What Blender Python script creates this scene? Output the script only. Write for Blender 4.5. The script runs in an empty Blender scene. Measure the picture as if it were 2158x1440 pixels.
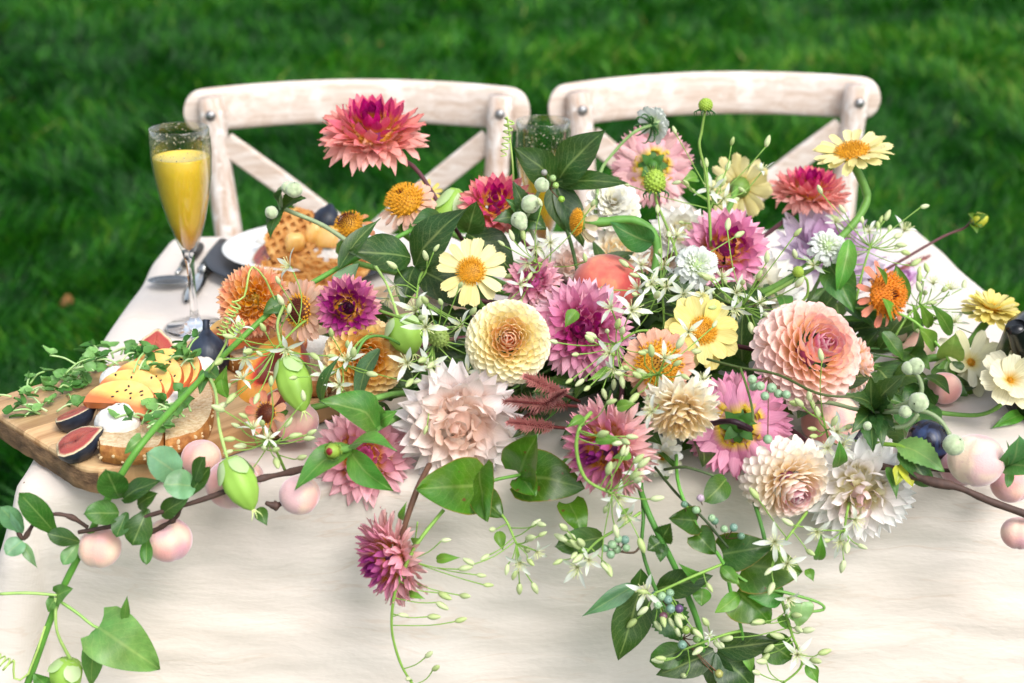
import bpy, math, random
import numpy as np
from mathutils import Vector, Matrix, noise
R = math.radians
rnd = random.Random(11)
scene = bpy.context.scene
col = scene.collection

# ------------------------------------------------------------------ camera
PITCH, YAW, CAM = R(20.7), R(-2.5), Vector((0, 0, 1.26))
cam_d = bpy.data.cameras.new('camera'); cam = bpy.data.objects.new('camera', cam_d); col.objects.link(cam)
cam.location = CAM; cam.rotation_euler = (R(90) - PITCH, 0, YAW)
cam_d.lens = 50; cam_d.sensor_width = 36; cam_d.clip_start = .05; cam_d.clip_end = 600
cam_d.dof.use_dof = True; cam_d.dof.focus_distance = 1.18; cam_d.dof.aperture_fstop = 5.6
scene.camera = cam
# ------------------------------------------------------------------ light
SUN_EL, SUN_AZ = R(48), R(150)          # azimuth clockwise from +Y: light from the right and a little in front
world = bpy.data.worlds.new('World'); scene.world = world; world.use_nodes = True
wn = world.node_tree; wn.nodes.clear()
sky = wn.nodes.new('ShaderNodeTexSky'); sky.sky_type = 'NISHITA'; sky.sun_disc = False
sky.sun_elevation = SUN_EL; sky.sun_rotation = SUN_AZ; sky.dust_density = 2.5
hs = wn.nodes.new('ShaderNodeHueSaturation'); hs.inputs['Saturation'].default_value = .45
bg = wn.nodes.new('ShaderNodeBackground'); bg.inputs['Strength'].default_value = .15
wo = wn.nodes.new('ShaderNodeOutputWorld')
wn.links.new(sky.outputs[0], hs.inputs['Color']); wn.links.new(hs.outputs[0], bg.inputs['Color']); wn.links.new(bg.outputs[0], wo.inputs['Surface'])
sun_d = bpy.data.lights.new('sun', 'SUN'); sun = bpy.data.objects.new('sun', sun_d); col.objects.link(sun)
sun_d.energy = 1.35; sun_d.angle = R(30); sun_d.color = (1, .98, .955)
sdir = Vector((math.sin(SUN_AZ) * math.cos(SUN_EL), math.cos(SUN_AZ) * math.cos(SUN_EL), math.sin(SUN_EL)))
sun.rotation_euler = sdir.to_track_quat('Z', 'Y').to_euler(); sun.location = (3, -2, 5)
vs = scene.view_settings; vs.view_transform = 'Standard'; vs.look = 'None'; vs.gamma = 1; vs.exposure = .88; vs.use_curve_mapping = False
scene.cycles.use_denoising = True; scene.cycles.max_bounces = 10; scene.cycles.transparent_max_bounces = 12
scene.cycles.sample_clamp_indirect = 6

# ------------------------------------------------------------------ photograph geometry -> world points
FPX = 2158 * 50 / 36
FW = Vector((-math.sin(YAW) * math.cos(PITCH), math.cos(YAW) * math.cos(PITCH), -math.sin(PITCH)))
RT = Vector((math.cos(YAW), math.sin(YAW), 0)); UP = RT.cross(FW)
def ray(x, y): return FW + RT * ((x - 1079) / FPX) - UP * ((y - 720) / FPX)
def at(x, y, Y): d = ray(x, y); return CAM + d * (Y / d.y)
def onz(x, y, z): d = ray(x, y); return CAM + d * ((z - CAM.z) / d.z)
def size(px, p): return px * ((p - CAM).dot(FW)) / FPX
def nrm(a, b, c): return (RT * a + UP * b - FW * c).normalized()
TZ = .755                                # table-top height (cloth)
X0, X1, Y0, Y1 = -.36, .602, 1.035, 1.74  # table top

def C(h, k=1.0):
    h = h.lstrip('#'); v = [int(h[i:i + 2], 16) / 255 for i in (0, 2, 4)]
    return tuple(min(1, k * (x / 12.92 if x < .04045 else ((x + .055) / 1.055) ** 2.4)) for x in v) + (1,)
def lerp(a, b, t): return tuple(x + (y - x) * t for x, y in zip(a, b))
def ramp(cols, t):
    t = max(0, min(.9999, t)) * (len(cols) - 1); i = int(t); return lerp(cols[i], cols[i + 1], t - i)

# ------------------------------------------------------------------ objects
WM = {}
def tag(o, label=None, cat=None, group=None, kind=None):
    if label: o['label'] = label
    if cat: o['category'] = cat
    if group: o['group'] = group
    if kind: o['kind'] = kind
    return o
def empty(name, M, parent=None):
    if isinstance(M, Vector): M = Matrix.Translation(M)
    o = bpy.data.objects.new(name, None); col.objects.link(o); o.empty_display_size = .01
    if parent: o.parent = parent; o.matrix_basis = M; WM[o] = WM[parent] @ M
    else: o.matrix_basis = M; WM[o] = M.copy()
    return o
def obj(name, me, mat=None, parent=None, M=None):
    """M: placement inside the parent; without M the mesh is in world coordinates"""
    o = bpy.data.objects.new(name, me); col.objects.link(o)
    if mat and not me.materials: me.materials.append(mat)
    if parent:
        o.parent = parent
        if M is None: o.matrix_parent_inverse = WM[parent].inverted(); WM[o] = Matrix()
        else: o.matrix_basis = M; WM[o] = WM[parent] @ M
    else:
        WM[o] = M.copy() if M else Matrix()
        if M: o.matrix_basis = M
    return o
def thing(name, M, label, cat, group=None): return tag(empty(name, M), label, cat, group)

class MB:
    """collects geometry for one mesh"""
    def __init__(s): s.v, s.f, s.uv, s.m = [], [], [], []
    def grid(s, P, closed=False, mi=0, uv=True):
        nv, nu = len(P), len(P[0]); b = len(s.v)
        for j in range(nv):
            for i in range(nu): s.v.append(tuple(P[j][i]))
        for j in range(nv - 1):
            for i in range(nu if closed else nu - 1):
                k = (i + 1) % nu
                s.f.append((b + j * nu + i, b + j * nu + k, b + (j + 1) * nu + k, b + (j + 1) * nu + i)); s.m.append(mi)
                D = nu if closed else nu - 1
                s.uv.append(((i / D, j / (nv - 1)), ((i + 1) / D, j / (nv - 1)), ((i + 1) / D, (j + 1) / (nv - 1)), (i / D, (j + 1) / (nv - 1))))
        return s
    def face(s, pts, mi=0):
        b = len(s.v); s.v += [tuple(p) for p in pts]; s.f.append(tuple(range(b, b + len(pts)))); s.m.append(mi); s.uv.append(tuple((0, 0) for _ in pts)); return s
    def tube(s, pts, rad, sides=6, mi=0, smooth=4, cap=True):
        P = spline(pts, smooth) if smooth > 1 and len(pts) > 2 else [Vector(p) for p in pts]
        n = len(P); rads = [rad] * n if not isinstance(rad, (list, tuple)) else [float(np.interp(i / (n - 1), np.linspace(0, 1, len(rad)), rad)) for i in range(n)]
        rads = [r_ * (1 + .16 * noise.noise(Vector((i * .35, r_ * 900, n * .37)))) for i, r_ in enumerate(rads)] if n > 6 else rads
        rows, ref = [], None
        for i in range(n):
            t = (P[min(i + 1, n - 1)] - P[max(i - 1, 0)]).normalized()
            if ref is None: ref = t.orthogonal().normalized()
            ref = (ref - t * ref.dot(t)).normalized(); bi = t.cross(ref)
            rows.append([P[i] + (ref * math.cos(a) + bi * math.sin(a)) * rads[i] for a in (2 * math.pi * k / sides for k in range(sides))])
        s.grid(rows, True, mi)
        if cap:
            b = len(s.v) - n * sides
            s.f.append(tuple(range(b + sides - 1, b - 1, -1))); s.m.append(mi); s.uv.append(((0, 0),) * sides)
            s.f.append(tuple(range(b + (n - 1) * sides, b + n * sides))); s.m.append(mi); s.uv.append(((0, 1),) * sides)
        return s
    def lathe(s, prof, M=Matrix(), sides=16, mi=0, fn=None):
        rows = []
        for (r, z) in prof:
            row = []
            for k in range(sides):
                a = 2 * math.pi * k / sides; q = r if fn is None else r * fn(a, z)
                row.append(M @ Vector((q * math.cos(a), q * math.sin(a), z)))
            rows.append(row)
        return s.grid(rows, True, mi)
    def box(s, lo, hi, M=Matrix(), mi=0):
        c = [M @ Vector((x, y, z)) for z in (lo[2], hi[2]) for y in (lo[1], hi[1]) for x in (lo[0], hi[0])]
        for q in ((0, 2, 3, 1), (4, 5, 7, 6), (0, 1, 5, 4), (2, 6, 7, 3), (0, 4, 6, 2), (1, 3, 7, 5)): s.face([c[i] for i in q], mi)
        return s
    def mesh(s, name, smooth=True, mats=()):
        me = bpy.data.meshes.new(name); me.from_pydata(s.v, [], s.f)
        uvl = me.uv_layers.new(name='uv')
        if len(uvl.data): uvl.data.foreach_set('uv', np.array([c for f in s.uv for p in f for c in p], dtype=np.float32))
        me.polygons.foreach_set('use_smooth', np.full(len(s.f), smooth))
        if any(s.m): me.polygons.foreach_set('material_index', np.array(s.m, dtype=np.int32))
        for m in mats: me.materials.append(m)
        me.update(); return me
    def build(s, name, mat, parent=None, M=None, smooth=True):
        mats = mat if isinstance(mat, (list, tuple)) else [mat]
        return obj(name, s.mesh(name, smooth, mats), None, parent, M)

def spline(pts, k=4):
    pts = [Vector(p) for p in pts]; out = []
    for i in range(len(pts) - 1):
        p0, p1, p2, p3 = pts[max(i - 1, 0)], pts[i], pts[i + 1], pts[min(i + 2, len(pts) - 1)]
        for j in range(k):
            t = j / k
            out.append(.5 * (2 * p1 + (p2 - p0) * t + (2 * p0 - 5 * p1 + 4 * p2 - p3) * t * t + (3 * p1 - p0 - 3 * p2 + p3) * t ** 3))
    out.append(pts[-1]); return out
def frame(z, roll=0.):
    z = z.normalized(); x = (Vector((0, 0, 1)).cross(z) if abs(z.z) < .95 else Vector((1, 0, 0)).cross(z)).normalized(); y = z.cross(x)
    return Matrix((x, y, z)).transposed().to_4x4() @ Matrix.Rotation(roll, 4, 'Z')
def ss(a, b, x): t = max(0, min(1, (x - a) / (b - a))); return t * t * (3 - 2 * t)

# ------------------------------------------------------------------ materials
class NT:
    def __init__(s, name):
        s.m = bpy.data.materials.new(name); s.m.use_nodes = True; s.t = s.m.node_tree; s.t.nodes.clear()
        s.out = s.n('OutputMaterial')
    def n(s, typ, **kw):
        nd = s.t.nodes.new('ShaderNode' + typ)
        for k, v in kw.items(): setattr(nd, k, v)
        return nd
    def l(s, a, b): s.t.links.new(a, b)
    def set(s, sock, v):
        if isinstance(v, bpy.types.NodeSocket): s.l(v, sock)
        else: sock.default_value = v
    def mix(s, f, a, b, mode='MIX'):
        nd = s.n('Mix', data_type='RGBA', blend_type=mode); s.set(nd.inputs['Factor'], f); s.set(nd.inputs[6], a); s.set(nd.inputs[7], b); return nd.outputs[2]
    def math(s, op, a, b=0.): nd = s.n('Math', operation=op); s.set(nd.inputs[0], a); s.set(nd.inputs[1], b); return nd.outputs[0]
    def rampn(s, fac, stops):
        nd = s.n('ValToRGB'); s.set(nd.inputs[0], fac); e = nd.color_ramp.elements
        while len(e) < len(stops): e.new(.5)
        for el, (p, c) in zip(e, stops): el.position = p; el.color = c if len(c) == 4 else tuple(c) + (1,)
        return nd.outputs[0]
    def maprange(s, v, a, b, c=0., d=1.):
        nd = s.n('MapRange'); s.set(nd.inputs[0], v)
        for i, q in enumerate((a, b, c, d)): nd.inputs[i + 1].default_value = q
        return nd.outputs[0]
    def noise(s, vec, scale, detail=3, rough=.5, dist=0.):
        nd = s.n('TexNoise'); nd.inputs['Scale'].default_value = scale; nd.inputs['Detail'].default_value = detail; nd.inputs['Roughness'].default_value = rough; nd.inputs['Distortion'].default_value = dist
        if vec is not None: s.l(vec, nd.inputs['Vector'])
        return nd.outputs['Fac']
    def mapping(s, vec, scale=(1, 1, 1), rot=(0, 0, 0)):
        nd = s.n('Mapping'); s.l(vec, nd.inputs['Vector']); nd.inputs['Scale'].default_value = scale; nd.inputs['Rotation'].default_value = rot; return nd.outputs[0]
    def coord(s, w='Object'): return s.n('TexCoord').outputs[w]
    def bump(s, h, strength=.3, dist=.002, normal=None):
        nd = s.n('Bump'); s.l(h, nd.inputs['Height']); nd.inputs['Strength'].default_value = strength; nd.inputs['Distance'].default_value = dist
        if normal is not None: s.l(normal, nd.inputs['Normal'])
        return nd.outputs[0]
    def pbr(s, color, rough=.5, normal=None, **kw):
        p = s.n('BsdfPrincipled'); s.set(p.inputs['Base Color'], color); s.set(p.inputs['Roughness'], rough)
        if normal is not None: s.l(normal, p.inputs['Normal'])
        for k, v in kw.items(): s.set(p.inputs[k.replace('_', ' ')], v)
        return p.outputs[0]
    def done(s, sh): s.l(sh, s.out.inputs['Surface']); return s.m
    def thin(s, color, rough, trans, normal=None, tcol=None, **kw):
        a = s.pbr(color, rough, normal, **kw); t = s.n('BsdfTranslucent'); s.set(t.inputs[0], tcol if tcol is not None else color)
        if normal is not None: s.l(normal, t.inputs['Normal'])
        m = s.n('MixShader'); m.inputs[0].default_value = trans; s.l(a, m.inputs[1]); s.l(t.outputs[0], m.inputs[2]); return s.done(m.outputs[0])

def petal_mat(name, base, g0=.0, g1=.55, streak=.10, trans=.28, rim=None):
    """the object's own colour at the tip, 'base' at the foot of the petal, faint lengthwise veins"""
    s = NT(name); uv = s.n('UVMap').outputs[0]; sep = s.n('SeparateXYZ'); s.l(uv, sep.inputs[0])
    oi = s.n('ObjectInfo'); t = s.maprange(sep.outputs[1], g0, g1)
    nz = s.noise(s.mapping(uv, (16, 1.6, 1)), 1.0, 2, .6)
    c = s.mix(t, base, oi.outputs['Color'])
    if rim:     # the petal's own coloured margin
        ue = s.maprange(s.math('ABSOLUTE', s.math('SUBTRACT', sep.outputs[0], .5)), .36, .5); ed = s.math('MAXIMUM', ue, s.maprange(sep.outputs[1], .8, 1)); c = s.mix(s.math('MULTIPLY', ed, .75), c, rim)
    v = s.maprange(nz, .3, .75, 1.02 - streak * 1.6, 1.04 + streak * .3)
    hsv = s.n('HueSaturation'); s.l(c, hsv.inputs['Color']); s.l(v, hsv.inputs['Value'])
    s.l(s.maprange(nz, .3, .75, 1.18, 1.0), hsv.inputs['Saturation'])
    return s.thin(hsv.outputs[0], .55, trans, s.bump(nz, .25, .0006), Specular_IOR_Level=.25)
def leaf_mat(name, under, gloss=.5, vein=(.35, .5, .15, 1), vamt=.35, trans=.22, spots=False):
    s = NT(name); uv = s.n('UVMap').outputs[0]; sep = s.n('SeparateXYZ'); s.l(uv, sep.inputs[0])
    oi = s.n('ObjectInfo'); u = s.math('ABSOLUTE', s.math('SUBTRACT', sep.outputs[0], .5))
    rib = s.maprange(u, .012, .045, 1, 0)
    ph = s.math('SUBTRACT', s.math('MULTIPLY', sep.outputs[1], 7.5), s.math('MULTIPLY', u, 5.5))
    wob = s.noise(s.mapping(uv, (4, 4, 1)), 1.5, 2); ph = s.math('ADD', ph, s.math('MULTIPLY', wob, .9))
    side = s.maprange(s.math('ABSOLUTE', s.math('SUBTRACT', s.math('FRACT', ph), .5)), .0, .075, 1, 0)
    vo = s.n('TexVoronoi', feature='DISTANCE_TO_EDGE'); vo.inputs['Scale'].default_value = 22; s.l(uv, vo.inputs['Vector'])
    fine = s.maprange(vo.outputs['Distance'], 0, .07, .45, 0)
    vv = s.math('MAXIMUM', rib, s.math('MAXIMUM', s.math('MULTIPLY', side, .7), fine))
    nz = s.noise(s.coord(), 45, 4, .6); nb = s.maprange(nz, .3, .7, .68, 1.35)
    c = s.mix(s.math('MULTIPLY', vv, vamt), oi.outputs['Color'], vein)
    hsv = s.n('HueSaturation'); s.l(c, hsv.inputs['Color']); s.l(s.math('MULTIPLY', nb, .92), hsv.inputs['Value']); c = hsv.outputs[0]
    sv = s.n('HueSaturation'); s.l(c, sv.inputs['Color']); s.l(s.maprange(s.noise(s.coord(), 30, 2), .35, .65, .462, .495), sv.inputs['Hue']); c = sv.outputs[0]
    if spots:
        sp = s.maprange(s.noise(s.coord(), 160, 1), .73, .77); c = s.mix(sp, c, C('#5a3a1c'))
        ed = s.maprange(u, .47, .5); c = s.mix(s.math('MULTIPLY', ed, .8), c, C('#8a6a2a'))
    cu = s.mix(s.math('MULTIPLY', vv, .3), under, C('#cfe0b8'))
    g = s.n('NewGeometry'); cc = s.mix(g.outputs['Backfacing'], c, cu)
    return s.thin(cc, gloss, trans, s.bump(vv, -.35, .0008), tcol=s.mix(.5, cc, C('#8fc035')), Specular_IOR_Level=.4)
def plain(name, c, rough=.5, var=.12, scale=60, **kw):
    s = NT(name); nz = s.noise(s.coord(), scale, 3); hsv = s.n('HueSaturation'); hsv.inputs['Color'].default_value = c
    s.l(s.maprange(nz, .3, .7, 1 - var, 1 + var), hsv.inputs['Value'])
    return s.done(s.pbr(hsv.outputs[0], rough, s.bump(nz, .15, .001), **kw))
def tinted(name, rough=.5, var=.15, scale=90, trans=0., **kw):
    s = NT(name); oi = s.n('ObjectInfo'); nz = s.noise(s.coord(), scale, 3); hsv = s.n('HueSaturation'); s.l(oi.outputs['Color'], hsv.inputs['Color'])
    s.l(s.maprange(nz, .3, .7, 1 - var, 1 + var), hsv.inputs['Value'])
    if trans: return s.thin(hsv.outputs[0], rough, trans, **kw)
    return s.done(s.pbr(hsv.outputs[0], rough, **kw))

# ================================================================== the setting
def make_lawn():
    s = NT('lawn_soil'); n = s.noise(s.coord(), 1.3, 5, .65); n2 = s.noise(s.coord(), 40, 3)
    c = s.mix(s.maprange(n, .35, .65), C('#082c06'), C('#24540c')); c = s.mix(s.maprange(n2, .35, .75, 0, .5), c, C('#123f10'))
    m = s.done(s.pbr(c, .9, s.bump(n2, .6, .02)))
    P = [[(x, y, 0) for x in np.linspace(-300, 300, 41)] for y in np.linspace(-300, 300, 41)]
    tag(MB().grid(P).build('lawn', m, smooth=False), kind='structure')
    # blades
    rs = np.random.RandomState(3); N = 330000
    y = 1.0 * (13.5 / 1.0) ** rs.rand(N) ; y = np.where(rs.rand(N) < .22, rs.uniform(.9, 4.2, N), y)
    x = rs.uniform(-1, 1, N) * (.43 * y + .35) + .044 * y
    # clumps: local height from smooth noise
    def vn(x, y, sc, seed):
        g = np.random.RandomState(seed).rand(128, 128); xs, ys = x * sc + 500, y * sc + 500
        i, j = np.floor(xs).astype(int), np.floor(ys).astype(int); u, v = xs - i, ys - j; u = u * u * (3 - 2 * u); v = v * v * (3 - 2 * v)
        a = g[i % 128, j % 128]; b = g[(i + 1) % 128, j % 128]; c = g[i % 128, (j + 1) % 128]; d = g[(i + 1) % 128, (j + 1) % 128]
        return a * (1 - u) * (1 - v) + b * u * (1 - v) + c * (1 - u) * v + d * u * v
    n1 = vn(x, y, 1.6, 1); n2 = vn(x, y, 6, 2); nn = .55 * n1 + .45 * n2
    h = (.04 + .10 * nn) * rs.uniform(.6, 1.25, N) * (1 + .03 * y); w = rs.uniform(.0015, .0032, N) * (1 + .22 * y)
    a = rs.uniform(0, 6.283, N); la = vn(x, y, 3, 5) * 9 + rs.normal(0, .9, N); lean = h * rs.uniform(.25, 1.15, N)
    cx, cy = np.cos(a) * w, np.sin(a) * w; lx, ly = np.cos(la) * lean, np.sin(la) * lean
    V = np.empty((N, 5, 3), np.float32)
    V[:, 0] = np.stack([x - cx, y - cy, 0 * x], 1); V[:, 1] = np.stack([x + cx, y + cy, 0 * x], 1)
    V[:, 2] = np.stack([x + cx * .8 + lx * .35, y + cy * .8 + ly * .35, h * .6], 1); V[:, 3] = np.stack([x - cx * .8 + lx * .35, y - cy * .8 + ly * .35, h * .6], 1)
    V[:, 4] = np.stack([x + lx, y + ly, h], 1)
    me = bpy.data.meshes.new('grass'); b = np.arange(N)[:, None] * 5
    me.vertices.add(N * 5); me.vertices.foreach_set('co', V.ravel())
    me.loops.add(N * 7); me.loops.foreach_set('vertex_index', np.concatenate([b + [0, 1, 2, 3], b + [3, 2, 4]], 1).astype(np.int32).ravel())
    me.polygons.add(N * 2); me.polygons.foreach_set('loop_start', np.stack([np.arange(N) * 7, np.arange(N) * 7 + 4], 1).astype(np.int32).ravel())
    at_ = me.attributes.new('tone', 'FLOAT', 'POINT')
    n3 = vn(x, y, .55, 9); tone = np.clip(.26 * n3 + .24 * n1 + .30 * n2 + .06 + .03 * np.clip(x, -1, 3) + rs.normal(0, .16, N), 0, 1)  # broad noise and the rise to the right paint sunlit patches into blade colour
    at_.data.foreach_set('value', np.repeat(tone, 5).astype(np.float32)); me.update(calc_edges=True)
    s = NT('grass_blade'); t = s.n('Attribute', attribute_name='tone').outputs['Fac']
    c = s.rampn(t, [(0, C('#042406')), (.3, C('#0b4009')), (.55, C('#1e640b')), (.78, C('#448c15')), (.92, C('#74a62c')), (1, C('#98a050'))])
    tag(obj('grass', me, s.thin(c, .5, .35, Specular_IOR_Level=.3)), 'short dense green lawn grass around the table', 'grass', kind='stuff')
    # a few dry fallen leaves lying in the lawn
    dm = plain('fallen_leaf_brown', C('#8a5a30'), .7, .25)
    for i, (px, py) in enumerate(((803, 95), (25, 212), (1115, 165), (140, 640), (370, 835), (2105, 60))):
        p = onz(px, py, .06); P = [[p + Vector(((u - .5) * .035 * math.sin(math.pi * min(.97, v + .03)), (v - .5) * .06, .012 * abs(u - .5) + .01 * math.sin(v * 5 + i))) for u in np.linspace(0, 1, 5)] for v in np.linspace(0, 1, 6)]
        tag(MB().grid(P).build('fallen_leaf', dm), 'small brown dry leaf lying in the grass', 'leaf', 'dry leaves fallen on the lawn')
make_lawn()

def make_table():
    s = NT('linen'); co = s.coord('Object')
    warp = s.noise(co, 3.2, 3, .5); nd = s.n('Mix', data_type='VECTOR'); nd.inputs[0].default_value = .07; s.l(co, nd.inputs[4])
    tn = s.n('TexNoise'); tn.inputs['Scale'].default_value = 4; tn.inputs['Detail'].default_value = 3; s.l(co, tn.inputs['Vector']); s.l(tn.outputs['Color'], nd.inputs[5])
    mv = s.mapping(nd.outputs[1], (2.6, 8, 19), (0, R(9), R(5)))
    v1 = s.noise(mv, 1.6, 4, .55); line = s.maprange(s.math('ABSOLUTE', s.math('SUBTRACT', v1, .5)), 0, .016, 1, 0)
    patch = s.maprange(s.noise(co, 9, 3), .42, .6)
    line = s.math('MULTIPLY', line, patch)
    broad = s.maprange(s.noise(s.mapping(nd.outputs[1], (3, 6, 9), (0, R(22), 0)), 1.2, 2), .35, .7)
    c = s.mix(broad, C('#d4ccc3'), C('#d5c9bd')); c = s.mix(s.math('MULTIPLY', line, .32), c, C('#c4aa92'))
    pk = s.maprange(s.noise(co, 3.1, 2), .5, .7); c = s.mix(s.math('MULTIPLY', pk, .18), c, C('#e2ccbd'))
    wx = s.n('TexWave'); wx.inputs['Scale'].default_value = 330; s.l(co, wx.inputs['Vector'])
    wz = s.n('TexWave', bands_direction='Z'); wz.inputs['Scale'].default_value = 330; s.l(co, wz.inputs['Vector'])
    weave = s.math('ADD', wx.outputs['Fac'], wz.outputs['Fac'])
    b = s.bump(weave, .12, .0006); b = s.bump(line, -.4, .003, b); b = s.bump(s.noise(s.mapping(nd.outputs[1], (6, 10, 17), (0, R(24), R(14))), 1.5, 5, .6), .42, .008, b)
    linen = s.done(s.pbr(c, .85, b, Specular_IOR_Level=.15, Sheen_Weight=.15))
    root = thing('dining_table', Vector(((X0 + X1) / 2, (Y0 + Y1) / 2, 0)), 'rectangular wooden table hidden under a cream cloth', 'table')
    wood = plain('table_wood', C('#7a5a3a'), .6)
    MB().box((X0 + .012, Y0 + .012, TZ - .035), (X1 - .012, Y1 - .012, TZ - .006)).build('tabletop', wood, root, smooth=False)
    for sx in (X0 + .05, X1 - .1):
        for sy in (Y0 + .05, Y1 - .1): MB().box((sx, sy, 0), (sx + .05, sy + .05, TZ - .03)).build('leg', wood, root, smooth=False)
    # cloth: flat sheet folded over the edge with a soft roll and loose folds
    DR, st = .56, .0062; nx = int((X1 - X0 + 2 * DR) / st); ny = int((Y1 - Y0 + 2 * DR) / st)
    P = []; rr = .024
    def fold(u, w, seed): return noise.noise(Vector((u, w, seed)))
    for j in range(ny + 1):
        row = []; b = Y0 - DR + (Y1 - Y0 + 2 * DR) * j / ny
        for i in range(nx + 1):
            a = X0 - DR + (X1 - X0 + 2 * DR) * i / nx
            cx, cy = min(max(a, X0 + rr), X1 - rr), min(max(b, Y0 + rr), Y1 - rr)
            ox, oy = a - cx, b - cy; d = math.hypot(ox, oy)
            z = TZ + .0022 * fold(a * 5 + b * 9, b * 6, 3) + .0016 * fold(a * 17, b * 21, 7)
            if d < 1e-6: row.append((a, b, z)); continue
            dx, dy = ox / d, oy / d
            corner = abs(dx * dy) * 2
            if d < rr * 1.57: ang = d / rr; out, dn = rr * math.sin(ang), rr * (1 - math.cos(ang))
            else:
                e = d - rr * 1.57; out, dn = rr + e * (.10 + .10 * corner), rr + e * .985
            k = ss(.0, .22, d)
            t = a if abs(dy) > abs(dx) else b + 3
            # soft vertical folds that deepen lower down, plus slanting drag lines
            fv = .006 * k * fold(t * 5.5 + .8 * dn, 1.5 * dn, 1) + .004 * k * fold(t * 12 + dn * 4, 2 * dn, 5)
            dg = .0034 * ss(.01, .1, d) * fold(t * 4.2 + dn * 9, dn * 15 - t * 5, 9) + .0026 * ss(0, .06, d) * fold(t * 11 + dn * 24, dn * 42 - t * 9, 12)
            out += fv + dg + .03 * corner * k
            zz = TZ - dn + (z - TZ) * max(0, 1 - d / rr)
            # scalloped roll along the edge, as loosely laid linen
            rl = .006 * fold(t * 9, .3, 21) * ss(0, rr, d)
            row.append((cx + dx * (out + rl), cy + dy * (out + rl), zz))
        P.append(row)
    tag(MB().grid(P).build('tablecloth', linen), 'cream linen cloth draped over the table', 'tablecloth')
make_table()

def make_chairs():
    s = NT('limewashed_wood'); co = s.coord('Object')
    g = s.noise(s.mapping(co, (4, 40, 40)), 3.0, 6, .68); g2 = s.noise(co, 28, 4, .6)
    c = s.mix(s.maprange(g, .38, .62), C('#c2ad9c'), C('#d8ccc2')); c = s.mix(s.maprange(g2, .52, .66, 0, .8), c, C('#e2dad2'))
    wood_h = s.done(s.pbr(c, .7, s.bump(g, .35, .003)))
    s = NT('limewashed_wood_upright'); co = s.coord('Object')
    g = s.noise(s.mapping(co, (40, 40, 7)), 3.0, 6, .68); g2 = s.noise(co, 60, 4, .6)
    c = s.mix(s.maprange(g, .40, .60), C('#b59c89'), C('#d5cac1')); c = s.mix(s.maprange(g2, .54, .64, 0, .85), c, C('#e4dfda'))
    wood_v = s.done(s.pbr(c, .7, s.bump(g, .35, .003)))
    steel = plain('bolt_steel', C('#9a9a9a'), .35, .1, Metallic=1.0)
    def chair(M, label):
        t = thing('cross_back_chair', M, label, 'chair', 'cross-back chairs behind the table')
        W, HT = .238, .893            # half width of the rail, top height
        # bent top rail: capsule outline, bowed backwards
        rows = []; n = 48
        for i in range(n + 1):
            x = -W * math.cos(math.pi * i / n) ** 1 ; e = 1 - abs(x) / W
            hh = .0305 * (1 - (1 - min(1, e / .14)) ** 3.2) ** .5 if e < .14 else .0305
            hh = max(hh, .002) ; zc = HT - .0305 + .006 * (1 - (x / W) ** 2); yb = .05 * (1 - (x / W) ** 2); th = .0115 * (.35 + .65 * min(1, e / .08))
            row = []
            for k in range(16):
                a = 2 * math.pi * k / 16; ca, sa = math.cos(a), math.sin(a)
                row.append((x, yb + th * math.copysign(abs(ca) ** .55, ca), zc + hh * math.copysign(abs(sa) ** .5, sa)))
            rows.append(row)
        MB().grid(rows, True).build('top_rail', wood_h, t, Matrix())
        for sx in (-1, 1):
            pt = [(sx * .198, -.016, HT + -.006), (sx * .188, -.022, .74), (sx * .172, -.06, .60), (sx * .165, -.10, .45), (sx * .168, -.06, .22), (sx * .178, .02, 0)]
            MB().tube(pt, [.0165, .0185, .0185, .019, .018, .016], 12).build('back_post', wood_v, t, Matrix())
            MB().lathe([(0, 0), (.0075, 0), (.0065, .003), (.003, .0045), (0, .0048)], Matrix.Translation((sx * .196, -.033, HT - .028)) @ Matrix.Rotation(R(90), 4, 'X'), 10).build('bolt', steel, t, Matrix())
            # crossed slats, bowed backwards
            rows = []
            for i in range(13):
                f = i / 12; x = sx * (.182 - .35 * f); z = HT - .067 - .30 * f; yb = -.015 - .05 * f + .045 * math.sin(math.pi * f) + (.006 if sx > 0 else -.006)
                dx, dz = -.35 * sx, -.30; L = math.hypot(dx, dz); nx_, nz_ = -dz / L, dx / L
                rows.append([(x + nx_ * q * .0155, yb + p_ * .0065, z + nz_ * q * .0155) for q, p_ in ((-1, -1), (1, -1), (1, 1), (-1, 1))])
            mb = MB().grid(rows, True); o = mb.build('cross_slat', wood_h, t, Matrix(), smooth=False)
            bv = o.modifiers.new('b', 'BEVEL'); bv.width = .003; bv.segments = 2
            MB().tube([(sx * .19, -.47, 0), (sx * .185, -.46, .44)], .017, 10, smooth=1).build('front_leg', wood_v, t, Matrix())
        rows = []
        for r_, z in ((0, .475), (.19, .472), (.205, .462), (.205, .45), (.19, .44), (0, .44)):
            rows.append([(1.05 * r_ * math.copysign(abs(math.cos(a)) ** .7, math.cos(a)), -.28 + r_ * math.copysign(abs(math.sin(a)) ** .7, math.sin(a)), z) for a in (2 * math.pi * k / 24 for k in range(24))])
        MB().grid(rows, True).build('seat', plain('rattan', C('#b89a72'), .7, .25, 200), t, Matrix())
        for z, y in ((.2, -.46), (.16, -.1)): MB().tube([(-.17, y, z), (.17, y, z)], .009, 8, smooth=1).build('stretcher', wood_h, t, Matrix())
    chair(Matrix.Translation((-.128, 1.955, 0)) @ Matrix.Rotation(R(-1), 4, 'Z'), 'whitewashed cross-back chair behind the plate of waffles')
    chair(Matrix.Translation((.372, 1.965, 0)) @ Matrix.Rotation(R(5), 4, 'Z') @ Matrix.Translation((0,0,.005)), 'whitewashed cross-back chair behind the second champagne flute')
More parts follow.
